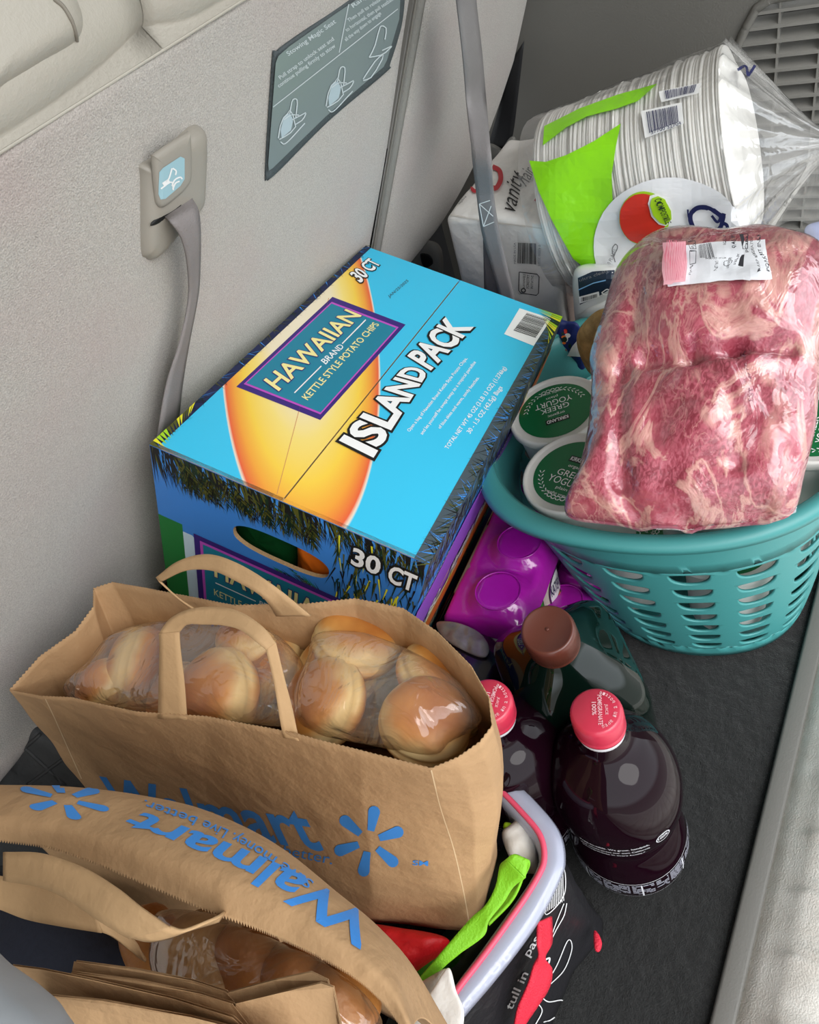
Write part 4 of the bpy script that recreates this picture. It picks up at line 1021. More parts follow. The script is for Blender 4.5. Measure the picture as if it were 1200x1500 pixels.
ring = [(985+115*cos(2*pi*k/48)*1.0, 360+100*sin(2*pi*k/48)) for k in range(48)]
pr.fill(ring, whf, 2, 16)
# badge
bd = [(945+36*cos(2*pi*k/40), 318+38*sin(2*pi*k/40)) for k in range(40)]
pr.fill(bd, LIME, 3, 8); pr.fill([(943+33*cos(2*pi*k/40), 318+35*sin(2*pi*k/40)) for k in range(40)], RED, 4, 8)
pr.fill([(963, 283), (975, 288), (985, 303), (986, 318), (976, 327), (966, 325), (955, 312), (951, 296), (954, 286)], WHITE, 5, 5)
pr.fill([(965, 285), (975, 290), (983, 304), (984, 317), (976, 325), (968, 322), (958, 310), (954, 297), (957, 288)], LIME, 6, 5)
pr.text('COMPOSTABLE', [(969, 287), (984, 321), (976, 323), (960, 290)], DKG, 7, .01, nx=6)
NB = M('script_navy', '#1d2150', .4)
C1 = [(1058, 312), (1040, 300), (1022, 300), (1012, 312), (1016, 328), (1030, 338), (1040, 336)]
pr.strip(C1, 7, NB, 5, n=50); pr.strip([(1058, 312), (1052, 320), (1044, 312)], 4, NB, 5, n=14)
pr.strip([(1062, 308), (1058, 322), (1052, 338), (1046, 348)], 6, NB, 5, n=20); pr.strip([(1053, 330), (1060, 322), (1066, 326), (1062, 340)], 5, NB, 5, n=20)
pr.strip([(1008, 302), (1010, 318), (1022, 332)], 3, NB, 5, True, 14)
pr.strip([(900, 370), (906, 358), (903, 352), (898, 362), (902, 378)], 1.6, GREY, 5, n=24)
pr.tline('50 PLATES', (893, 384), (905, 362), 5, GREY, 5)
for q in ([(940, 165), (1000, 152), (1003, 182), (946, 204)], [(966, 136), (1029, 124), (1024, 139), (970, 152)]):
    pr.quad(q, WHITE, 2, 6, 6); qq = inset(q, .22); pr.bars(qq, NB, 3, seed=int(q[0][0]))
pr.tline('37700 32704', (956, 199), (1000, 184), 5, NB, 3, nx=4)
pr.strip([(1078, 104), (1090, 100), (1094, 112), (1104, 98)], 4, NB, 2, n=20)
pr.done('sleeve_print', pk)
# crumpled film tail at the tie
V, Fs = patch([[PX(1195, 215, .80), PX(1215, 260, .80), PX(1225, 330, .80)], [PX(1180, 245, .82), PX(1165, 290, .82), PX(1150, 330, .82)], [PX(1150, 300, .85), PX(1130, 335, .85), PX(1110, 360, .85)]], 30, 30, .01, 22, 4, Vector((-1, 0, 0)))
mesh('film_tail', V, Fs, wrapf, pk)

# ------------------------------------------------------------------ napkin pack
c0 = PX(650, 318, .73); c1 = PX(810, 338, .72)
ay = (c1-c0); ay.normalize(); nz = Vector((-.1, .0, 1)); az = (nz-ay*nz.dot(ay)).normalized(); ax_ = ay.cross(az).normalized()
if ax_.x < 0: ax_ = -ax_
Wn = (c1-c0).length; Hn = .26; Dn = .17
Mn = Matrix((ay, -az, ax_)).transposed().to_4x4(); Mn.translation = c0     # local x right, y down, z back
nk = thing('napkin_pack', 'white plastic-wrapped napkin pack with black lettering, behind the carton', 'napkin pack', mat=Mn)
napw = M('napkin_wrap', '#e6e3de', .32, bump=(14, .5, 60, .2), coat=.4); napp = M('napkin_edges', '#e0c6b8', .7, bump=(200, .3))
V, Fs = rbox((0, 0, 0), (Wn, Hn, Dn), .008, 3)
bm = bmesh.new(); vs = [bm.verts.new(v) for v in V]
for f in Fs: bm.faces.new([vs[i] for i in f])
bmesh.ops.subdivide_edges(bm, edges=[e for e in bm.edges if e.calc_length() > .03], cuts=10, use_grid_fill=True)
for v in bm.verts:
    d = noise.noise(v.co*18)*.004+noise.noise(v.co*45)*.0015; v.co += Vector((d, d*.7, -d)); v.co.y += -.006*sin(pi*min(max(v.co.x/Wn, 0), 1))*(1 if v.co.y < .03 else 0)
bm.verts.index_update(); V = [v.co.copy() for v in bm.verts]; Fs = [tuple(v.index for v in f.verts) for f in bm.faces]; bm.free()
mesh('wrapper', V, Fs, napw, nk, local=True); Vw = [Mn@v for v in V]; bvn = bvh_of((Vw, Fs))
V, Fs = box((Wn+.002, .012, .012), (Wn+.004, Hn-.01, Dn-.012)); mesh('napkin_edges', V, Fs, napp, nk, local=True)
V, Fs = patch([[PX(845, 355, .75), PX(848, 400, .74), PX(846, 450, .73), PX(838, 490, .72)], [PX(850, 370, .80), PX(858, 400, .80), PX(852, 440, .8), PX(835, 500, .8)]], 12, 24, .004, 40, 3, Vector((-1, 0, 0)))
mesh('film_fold', V, Fs, wrapf, nk)
pr = Print(px_on(bvn), .001)
pr.text('vanity', [(733, 306), (748, 248), (775, 262), (762, 315)], BLACK, 2, .0, .35, nx=6, ny=3)
pr.text('fair', [(752, 262), (768, 243), (784, 252), (776, 270)], BLACK, 2, .0, .35, nx=4, ny=2)
RD = M('crimson_ink', '#b81e2c', .4)
pr.strip([(722, 246), (732, 252), (734, 265), (728, 277), (722, 277)], 7, RD, 2, n=30); pr.strip([(680, 286), (690, 278), (697, 282), (706, 274)], 5, RD, 2, n=24); pr.strip([(690, 274), (700, 266)], 6, LIME, 2)
pr.text('660', [(660, 297), (672, 284), (680, 288), (668, 300)], BLACK, 2, .01); pr.text('napkins', [(671, 300), (682, 288), (685, 291), (675, 302)], BLACK, 2)
pr.text('E', [(788, 288), (796, 294), (792, 300), (783, 296)], RD, 2, .02)
pr.strip([(660, 315), (700, 322), (760, 330), (808, 337)], 2.0, M('wrap_seam', '#cfc8bf', .4), 1, n=60)
pr.bars([(760, 354), (788, 355), (788, 386), (759, 384)], BLACK, 2, seed=9)
pr.tline('0 42000 35503', (790, 357), (789, 388), 3.5, GREY, 2); pr.tline('MADE IN USA', (757, 385), (757, 354), 3, GREY, 2)
pr.strip([(762, 397), (788, 400), (791, 404), (790, 428), (787, 431), (764, 428), (761, 424), (762, 397)], 1.2, BLACK, 2)
pr.disc((768, 424), 3.6, 3.4, BLACK, 2, inner=.6); pr.tline('SUSTAINABLE', (770, 421), (771, 400), 3, BLACK, 2); pr.tline('FORESTRY', (776, 421), (777, 401), 4, BLACK, 2); pr.tline('INITIATIVE', (782, 421), (783, 402), 3.5, BLACK, 2)
pr.done('wrapper_print', nk)
V, Fs = rbox((0, Hn+.001, .01), (Wn, .343, Dn-.01), .01); mesh('lower_half', V, Fs, napw, nk, local=True)

# ------------------------------------------------------------------ things wedged behind the basket
gp = M('white_gloss_plastic', '#d9dbd9', .25, coat=.5)
pts = [PX(u, v, .70) for u, v in ((843, 395), (870, 388), (905, 395), (925, 430), (905, 470), (870, 490), (848, 480), (842, 440))]
V, Fs = pillow(pts, (-.9, -.1, .4), .02, .05, 5, 12, 80); dt = mesh('detergent_jug', V, Fs, gp); tag(dt, 'white plastic jug with dark navy label under the lime green plate bag', 'jug')
pr = Print(px_on(bvh_of((V, Fs))), .0006); NV = M('label_navy', '#16283c', .35)
pr.fill([(847, 407), (868, 398), (900, 396), (902, 418), (880, 432), (850, 446)], NV, 1, 8); pr.quad([(849, 434), (878, 426), (879, 434), (850, 444)], WHITE, 2); pr.bars([(852, 435), (876, 429), (876, 434), (852, 441)], BLACK, 3); pr.strip([(848, 424), (870, 414), (888, 410)], 1.5, SKY, 2); pr.strip([(882, 428), (890, 423), (896, 427), (888, 431), (882, 428)], 1.4, WHITE, 2, n=20)
pr.tline('ultra clean', (850, 412), (890, 399), 4, GREY, 2)
pr.done('jug_label', dt)
V, Fs = tube([PX(850, 466, .685), PX(868, 455, .683), PX(890, 446, .683), PX(915, 440, .69)], .006, 10); mesh('handle_ridge', V, Fs, gp, dt)
pts = [PX(u, v, .62) for u, v in ((846, 490), (862, 466), (884, 452), (925, 450), (930, 520), (905, 560), (868, 550), (850, 520))]
V, Fs = pillow(pts, (-.8, -.2, .6), .03, .03, 2.2, 14, 80, .003, 40); tag(mesh('potato', V, Fs, M('potato_skin', '#b98d55', .75, bump=(60, .4), var=(110, .35), two='#8f6a3a')), 'large brown speckled potato beside the left edge of the meat', 'potato')
pts = [PX(u, v, .655) for u, v in ((805, 470), (830, 470), (850, 480), (858, 540), (840, 560), (812, 560), (800, 520))]
V, Fs = pillow(pts, (-.7, -.2, .6), .012, .02, 3, 10, 60, .006, 40); fo = mesh('frozen_food_bag', V, Fs, M('navy_foil', '#1b2a6a', .35, bump=(40, .4)), None); tag(fo, 'dark blue food bag with green and red print wedged between carton and basket', 'food bag')
pr = Print(px_on(bvh_of((V, Fs))), .0006); r = random.Random(11)
for k in range(34): pr.disc((r.uniform(808, 836), r.uniform(478, 548)), r.uniform(2, 5), r.uniform(2, 5), r.choice([RED, GREEN, DKG, ORANGE, WHITE, BLACK, DKG]), 1+k*.1, n=9)
pr.fill([(833, 519), (845, 498), (848, 515), (850, 520)], WHITE, 5, 3); pr.done('bag_print', fo)
V, Fs = pillow([P(u, v, .30) for u, v in ((1180, 335), (1230, 332), (1260, 380), (1230, 410), (1192, 370))], (0, 0, 1), .012, .03, 3, 10, 60)
tag(mesh('parcel', V, Fs, M('lavender_plastic', '#b9c2e8', .3, coat=.5)), 'pale lavender plastic pack at the right edge above the meat', 'pack')
V, Fs = pillow([P(u, v, .12) for u, v in ((1192, 590), (1240, 585), (1250, 700), (1192, 700))], (0, 0, 1), .02, .05, 3, 10, 60)
tag(mesh('red_packet', V, Fs, M('red_plastic', '#b01d28', .3)), 'red packet just showing at the right edge beside the basket', 'pack')

# ------------------------------------------------------------------ laundry basket
BX, BY = .557, .145; RB, RT, ZB, ZTP = .114, .168, .004, .262
aqua = M('aqua_plastic', '#43908f', .42, bump=(500, .06)); TIP = math.atan2(.27-.178, .40-.55)
def brad(z, a):
    t = (z-ZB)/(ZTP-ZB); rr = RB+(RT-RB)*t**.85; s4 = 1+.02*cos(4*(a-TIP)); d = (a-TIP+pi) % (2*pi)-pi
    return rr*s4+.012*math.exp(-(d/.36)**2)*max(0, t-.6)**1.5*1.2
def bpt(a, z, off=0): q = brad(z, a)+off; t = (z-ZB)/(ZTP-ZB); return Vector((BX-.007*t+cos(a)*q, BY+.033*t+sin(a)*q, z))
bsk = thing('laundry_basket', 'teal plastic basket with rows of half-moon holes, under the wrapped meat', 'basket', loc=(BX, BY, 0))
V = []; Fs = []
NCOL, NROW = 17, 7; z0, z1_ = .028, .200; NS = 24
def cellpt(c, x, y, rowz0, rowz1):
    # x,y in 0..1 within the cell
    z = rowz0+(rowz1-rowz0)*y; a = 2*pi*(c+x)/NCOL; return bpt(a, z)
zs = [z0+(z1_-z0)*(k/NROW)**1.12 for k in range(NROW+1)]
for c in range(NCOL):
    for rr in range(NROW):
        k0 = len(V); xs_ = []
        # D-shaped hole: flat on top, round below
        hw_, hy, hb_ = .31, .80, .60
        pts = []
        for k in range(NS):
            a = 2*pi*k/NS; x, y = cos(a), sin(a)
            pts.append((.5+hw_*math.copysign(abs(x)**.8, x), hy+(.07*y if y > 0 else -hb_*abs(y)**.85)*1.0))
        sq = []
        for k in range(NS):
            a = 2*pi*k/NS; x, y = cos(a), sin(a); m_ = max(abs(x), abs(y)); sq.append((.5+.5*x/m_, .5+.5*y/m_))
        # snap nearest samples to the corners so that cells meet
        for cx_, cy_ in ((0, 0), (1, 0), (1, 1), (0, 1)):
            b_ = min(range(NS), key=lambda k: (sq[k][0]-cx_)**2+(sq[k][1]-cy_)**2); sq[b_] = (cx_, cy_)
        for q_ in (0, .12, .5, 1): V += [cellpt(c, a_[0]+(b_[0]-a_[0])*q_, a_[1]+(b_[1]-a_[1])*q_, zs[rr], zs[rr+1]) for a_, b_ in zip(pts, sq)]
        for j in range(3): Fs += [(k0+j*NS+i, k0+j*NS+(i+1) % NS, k0+(j+1)*NS+(i+1) % NS, k0+(j+1)*NS+i) for i in range(NS)]
# plain bands below and above, same column spacing
def band(zlist, n=NCOL*8):
    global V, Fs
    k0 = len(V)
    for z in zlist: V += [bpt(2*pi*k/n, z) for k in range(n)]
    Fs += [tuple(i+k0 for i in f) for f in grid_faces(len(zlist), n, True)]
band([ZB, ZB+.012, zs[0]]); band([zs[-1], .215, .23, .246, ZTP])
bm = bmesh.new(); vs = [bm.verts.new(v) for v in V]
for f in Fs:
    if len(set(f)) == 4: bm.faces.new([vs[i] for i in f])
bmesh.ops.remove_doubles(bm, verts=bm.verts[:], dist=.0004)
bm.verts.index_update(); V = [v.co.copy() for v in bm.verts]; Fs = [tuple(v.index for v in f.verts) for f in bm.faces]; bm.free()
wall_ = mesh('basket_wall', V, [f[::-1] for f in Fs], aqua, bsk, thick=.0028, auto=40)
k0 = 64; V = []
for q in (0, .3, .6, .99): V += [Vector((BX+cos(2*pi*k/k0)*RB*q, BY+sin(2*pi*k/k0)*RB*q, ZB)) for k in range(k0)]
mesh('basket_floor', V, grid_faces(4, k0, True), aqua, bsk, thick=.003)
V = []; n = 200
pro = [(-.003, -.002), (.001, .001), (.006, .0012), (.0105, -.0006), (.0125, -.004), (.0122, -.010), (.0105, -.010), (.0105, -.005), (.007, -.002), (.0, -.004)]
for (o_, h_) in pro:
    for k in range(n):
        a = 2*pi*k/n; V.append(bpt(a, ZTP, o_*(1+.45*math.exp(-(((a-TIP+pi) % (2*pi)-pi)/.4)**2)))+Vector((0, 0, h_)))
mesh('rim', V, grid_faces(len(pro), n, True)+[((len(pro)-1)*n+k, (len(pro)-1)*n+(k+1) % n, (k+1) % n, k) for k in range(n)], aqua, bsk)
# yogurt tubs
tubw = M('tub_white', '#e4e2dc', .35); lidg = M('lid_green', '#0d6b3a', .35)
TSC = .86
def tub_mesh(parent):
    V, Fs = lathe([(.001, -.12), (.041, -.12), (.0435, -.116), (.0505, -.012), (.0505, -.006), (.0515, -.006)], 56, False); mesh('tub_body', V, Fs, tubw, parent, local=True)
    V, Fs = lathe([(.0515, -.008), (.0545, -.008), (.0555, -.006), (.0555, .001), (.0545, .0035), (.0525, .004), (.0505, .002), (.0495, .0012), (.0003, .0012)], 64, False); mesh('lid', V, Fs, tubw, parent, local=True)
    pr = Print(lambda x, y, off: Vector((x, y, .0012+off)), .0003)
    pr.disc((0, 0), .0435, .0435, lidg, 1, n=56)
    pr.rect(-.014, .013, .014, .021, BLACK, 2); pr.text('KIRKLAND', [(-.0125, .0195), (.0125, .0195), (.0125, .0145), (-.0125, .0145)], WHITE, 3, .02)
    pr.text('organic', [(-.010, .0095), (.010, .0095), (.010, .0045), (-.010, .0045)], WHITE, 2)
    pr.text('GREEK', [(-.017, .001), (.017, .001), (.017, -.007), (-.017, -.007)], WHITE, 2, .0)
    pr.text('YOGURT', [(-.022, -.009), (.022, -.009), (.022, -.018), (-.022, -.018)], WHITE, 2, .0)
    pr.text('plain', [(-.007, -.0205), (.007, -.0205), (.007, -.0255), (-.007, -.0255)], WHITE, 2); pr.text('nonfat yogurt', [(-.015, -.0285), (.015, -.0285), (.015, -.0325), (-.015, -.0325)], WHITE, 2)
    for sgn in (-1, 1):
        for k in range(11):
            a = radians(200+k*9) if sgn < 0 else radians(-20-k*9); cx_, cy_ = .035*cos(a), .035*sin(a)
            for dd in (-.6, .6):
                b = a+pi/2*sgn+dd; pr.poly2d([(cx_, cy_), (cx_+cos(b)*.004-sin(b)*.0007, cy_+sin(b)*.004+cos(b)*.0007), (cx_+cos(b)*.0052, cy_+sin(b)*.0052), (cx_+cos(b)*.004+sin(b)*.0007, cy_+sin(b)*.004-cos(b)*.0007)], [(0, 1, 2, 3)], WHITE, 2)
    pr.done('lid_print', parent, local=True)
def tubM(c, nrm, xd_px, pxc):
    n_ = Vector(nrm).normalized(); a = pl(pxc[0], pxc[1], n_, n_.dot(c)); b = pl(pxc[0]+xd_px[0], pxc[1]+xd_px[1], n_, n_.dot(c)); x = (b-a).normalized(); y = n_.cross(x)
    m_ = Matrix((x, y, n_)).transposed().to_4x4()@Matrix.Scale(TSC, 4); m_.translation = c; return m_
t1 = thing('yogurt_tub', 'white yogurt tub with green lid, lettering upside down, nearest the carton', 'yogurt tub', mat=tubM(P(814, 602, .262), (-.1, .08, 1), (-10, 3.2), (812, 606)))
tub_mesh(t1)
t2 = copytree(t1, tubM(P(840, 694, .262), (-.12, .1, 1), (10, 3.0), (838, 692)), 'white yogurt tub with green lid, lettering upright, half under the meat')
for (x, y, z, lb) in ((.50, .10, .135, 'yogurt tub low in the basket, seen through its front holes'), (.585, .075, .135, 'yogurt tub low in the basket by its right side, seen through the holes'), (.60, .19, .135, 'yogurt tub at the back bottom of the basket'), (.50, .20, .135, 'yogurt tub low in the basket by its left side, seen through the holes'), (.555, .05, .25, 'yogurt tub under the meat behind the right-hand holes'), (.475, .115, .255, 'yogurt tub under the meat behind the upper front holes')):
    m_ = Matrix.Translation((x, y, z))@Matrix.Scale(TSC, 4); t_ = copytree(t1, m_, lb); 
for o in [o for o in COL.objects if o.name.startswith('yogurt_tub')]: o['group'] = 'yogurt tubs in the basket'

# ------------------------------------------------------------------ wrapped meat
def meat_mat():
    m = bpy.data.materials.new('marbled_meat'); m.use_nodes = True; t = m.node_tree; b = t.nodes['Principled BSDF']
    tc = t.nodes.new('ShaderNodeTexCoord')
    def noi(sc, det=5, dist=0.0, rough=.5, vec=None):
        n = t.nodes.new('ShaderNodeTexNoise'); n.inputs['Scale'].default_value = sc; n.inputs['Detail'].default_value = det; n.inputs['Distortion'].default_value = dist; n.inputs['Roughness'].default_value = rough
        t.links.new(vec or tc.outputs['Object'], n.inputs['Vector']); return n
    def ramp(src, stops):
        r = t.nodes.new('ShaderNodeValToRGB'); e = r.color_ramp.elements; e[0].position, e[0].color = stops[0][0], stops[0][1]; e[1].position, e[1].color = stops[-1][0], stops[-1][1]
        for p_, c in stops[1:-1]: q = e.new(p_); q.color = c
        t.links.new(src, r.inputs[0]); return r
    def mix(fac, a, b_):
        x = t.nodes.new('ShaderNodeMix'); x.data_type = 'RGBA'
        if isinstance(fac, float): x.inputs[0].default_value = fac
        else: t.links.new(fac, x.inputs[0])
        for s, v in ((6, a), (7, b_)):
            if isinstance(v, tuple): x.inputs[s].default_value = v
            else: t.links.new(v, x.inputs[s])
        return x.outputs[2]
    g = lambda v: (v, v, v, 1)
    mp = t.nodes.new('ShaderNodeMapping'); mp.inputs['Scale'].default_value = (1, 2.2, 1.4); mp.inputs['Rotation'].default_value = (0, 0, .5); t.links.new(tc.outputs['Object'], mp.inputs[0])
    base = ramp(noi(9, 4, .8).outputs[0], [(.3, hexc('#82303f')), (.5, hexc('#a8485b')), (.62, hexc('#c06878')), (.75, hexc('#d68e99'))])
    fine = ramp(noi(120, 4, 1.5, vec=mp.outputs[0]).outputs[0], [(.40, g(0)), (.62, g(1))])
    c = mix(fine.outputs[0], base.outputs[0], hexc('#c26c7d'))
    # veins: |noise-.5| thin bands
    def veins(sc, dist, w, vec=None, det=3):
        n = noi(sc, det, dist, .55, vec); s = t.nodes.new('ShaderNodeMath'); s.operation = 'SUBTRACT'; s.inputs[1].default_value = .5; t.links.new(n.outputs[0], s.inputs[0])
        a = t.nodes.new('ShaderNodeMath'); a.operation = 'ABSOLUTE'; t.links.new(s.outputs[0], a.inputs[0]); return ramp(a.outputs[0], [(0, g(1)), (w, g(.7)), (w*2.2, g(0))])
    v1 = veins(9, .9, .014, mp.outputs[0], 6); v2 = veins(34, .8, .012, mp.outputs[0], 5)
    msk = ramp(noi(7, 2).outputs[0], [(.42, g(0)), (.6, g(1))])
    mm_ = t.nodes.new('ShaderNodeMath'); mm_.operation = 'MULTIPLY'; t.links.new(v2.outputs[0], mm_.inputs[0]); t.links.new(msk.outputs[0], mm_.inputs[1])
    c = mix(mm_.outputs[0], c, hexc('#e0b0aa')); c = mix(v1.outputs[0], c, hexc('#dcb4a8'))
    blob = ramp(noi(11, 5, 1.4, vec=mp.outputs[0]).outputs[0], [(.55, g(0)), (.65, g(.55))]); c = mix(blob.outputs[0], c, hexc('#e8cbb9'))
    dk = ramp(noi(6, 3, 1).outputs[0], [(.60, g(0)), (.7, g(.55))]); c = mix(dk.outputs[0], c, hexc('#7d3040'))
    t.links.new(c, b.inputs['Base Color']); b.inputs['Roughness'].default_value = .45; b.inputs['Coat Weight'].default_value = .3; b.inputs['Coat Roughness'].default_value = .15
    bn = t.nodes.new('ShaderNodeBump'); bn.inputs['Strength'].default_value = .5; bn.inputs['Distance'].default_value = .004; t.links.new(noi(45, 5, 1.5).outputs[0], bn.inputs['Height'])
    bn2 = t.nodes.new('ShaderNodeBump'); bn2.inputs['Strength'].default_value = .15; bn2.inputs['Distance'].default_value = .006; t.links.new(v1.outputs[0], bn2.inputs['Height']); t.links.new(bn.outputs[0], bn2.inputs['Normal'])
    t.links.new(bn2.outputs[0], b.inputs['Normal']); t.links.new(bn2.outputs[0], b.inputs['Coat Normal'])
    return m
mo = [(829, 752), (848, 700), (862, 640), (868, 570), (866, 525), (884, 470), (903, 405), (930, 370), (965, 348), (1010, 342), (1060, 346), (1110, 338), (1160, 346), (1205, 366), (1215, 420), (1205, 500), (1200, 560), (1196, 620), (1180, 690), (1160, 752), (1100, 762), (1030, 768), (950, 770), (880, 765)]
def mz(u, v): return .288+.12*max(0, (760-v))/430
mout = [P(u, v, mz(u, v)) for u, v in mo]
mup = Vector((-.28, 0, .96)).normalized()
V, Fs = pillow(mout, mup, .030, .035, 4.2, 46, 200, .008, 20, 6)
# big muscle folds: groove lines across the cut
def groove(p, a, b, w, d):
    ab = b-a; t = max(0, min(1, (p-a).dot(ab)/ab.length_squared)); q = (p-(a+ab*t)); q -= mup*q.dot(mup); return d*math.exp(-(q.length/w)**2)
def mp_(u, v): return P(u, v, mz(u, v)+.03)
gr = [(mp_(940, 505), mp_(1010, 505), .008, .012), (mp_(1010, 505), mp_(1080, 490), .007, .011), (mp_(1080, 490), mp_(1160, 480), .006, .010), (mp_(905, 520), mp_(905, 690), .008, .009), (mp_(905, 690), mp_(925, 735), .008, .007), (mp_(1070, 560), mp_(1080, 660), .006, .006), (mp_(910, 720), mp_(1000, 735), .006, .008), (mp_(1000, 735), mp_(1120, 715), .006, .007), (mp_(1070, 500), mp_(1160, 640), .005, .005), (mp_(930, 420), mp_(905, 520), .008, .006)]
bumpc = [(mp_(1000, 400), .05, .010), (mp_(985, 600), .05, .008), (mp_(1100, 420), .05, .008), (mp_(1110, 600), .04, .006)]
for i, p in enumerate(V):
    nn = Vector(p)
    for a, b, w_, d in gr: nn -= mup*groove(p, a, b, w_, d)
    for c_, w_, d in bumpc: q = p-c_; q -= mup*q.dot(mup); nn += mup*d*math.exp(-(q.length/w_)**2)
    V[i] = nn
meat = thing('wrapped_meat', 'large vacuum-packed slab of marbled pink pork resting on the teal basket', 'meat', loc=tuple(sum(V, Vector())/len(V)))
mesh('meat_cut', V, Fs, meat_mat(), meat); bvm = bvh_of((V, Fs))
vac = film_mat('vacuum_film', '#fff4f4', .0, 30, .5, .0)
V2 = []
for p in V[:46*200]: V2.append(p+mup*(.0010+.0022*abs(noise.noise(Vector((p.x*55, p.y*20, p.z*40))))))
mesh('vacuum_wrap', V2, [f for f in Fs if max(f) < 46*200], vac, meat)
# seam flap of the wrap along the near edge
fl_ = [[P(u, v, .286) for u, v in ((828, 748), (870, 758), (930, 762), (1000, 764), (1080, 760), (1140, 750), (1168, 738))], [P(u, v, .281) for u, v in ((829, 757), (872, 766), (932, 772), (1000, 775), (1080, 768), (1140, 764), (1166, 752))]]
V2, F2 = patch(fl_, 8, 120, .004, 60, 2); mesh('wrap_seam', V2, F2, film_mat('seam_film', '#f6dede', .25, 60, .8, .3), meat)
pr = Print(px_on(bvm), .0042)
lbl = M('thermal_label', '#eef0f4', .35, bump=(30, .2)); pinkl = M('pink_label', '#f0b4be', .4)
pr.fill([(973, 368), (1040, 362), (1120, 358), (1128, 414), (1060, 416), (980, 423), (975, 400)], lbl, 1, 16); pr.fill([(973, 369), (1003, 366), (1006, 420), (976, 423)], pinkl, 2, 8)
INK = M('label_ink', '#3a3a40', .5); PI = M('label_pink_ink', '#d8788a', .5)
for k in range(11): pr.strip([(977+k*2.3, 371), (980+k*2.3, 419)], .8, PI, 3, n=8)
pr.bars([(1025, 377), (1045, 375), (1047, 394), (1027, 396)], INK, 3, seed=4)
for (a, b, h_, s_) in (((1074, 362), (1075, 362), 1, ''),): pass
for st in ([(1008, 372), (1020, 371), (1021, 384), (1009, 385), (1008, 372)], [(1008, 388), (1020, 387), (1021, 402), (1009, 403), (1008, 388)], [(1086, 362), (1097, 361), (1099, 380), (1088, 381), (1086, 362)]): pr.strip(st, 1.2, INK, 3)
pr.rect(1083, 362, 1090, 378, INK, 3); pr.rect(1084, 390, 1092, 409, INK, 3)
for (s_, a, b, h_) in (('16.43', (1018, 374), (1012, 382), 5), ('0.43 lb', (1073, 380), (1072, 366), 6), ('PORK', (1100, 385), (1099, 362), 5), ('PORK BUTT BNLS', (1118, 412), (1114, 364), 4), ('SELL BY', (1079, 408), (1078, 388), 4), ('KEEP REFRIGERATED', (1108, 412), (1106, 366), 3), ('NET WT', (1050, 412), (1050, 400), 4), ('$34.18', (1017, 414), (1016, 404), 4), ('PACKED ON', (1060, 378), (1060, 366), 3), ('US INSPECTED', (1068, 412), (1067, 394), 4), ('PRODUCT OF USA', (1036, 398), (1060, 396), 3)):
    pr.tline(s_, a, b, h_, INK, 3, .01)
pr.disc((1064, 404), 7, 5, INK, 3, inner=.85)
pr.done('price_label', meat)
pr = Print(px_on(bvm), .004); pr.tline('EST. 183 FE 43', (1099, 588), (1094, 518), 5, M('stamp_ink', '#7c4a58', .6), 1, nx=6); pr.done('ink_stamp', meat)

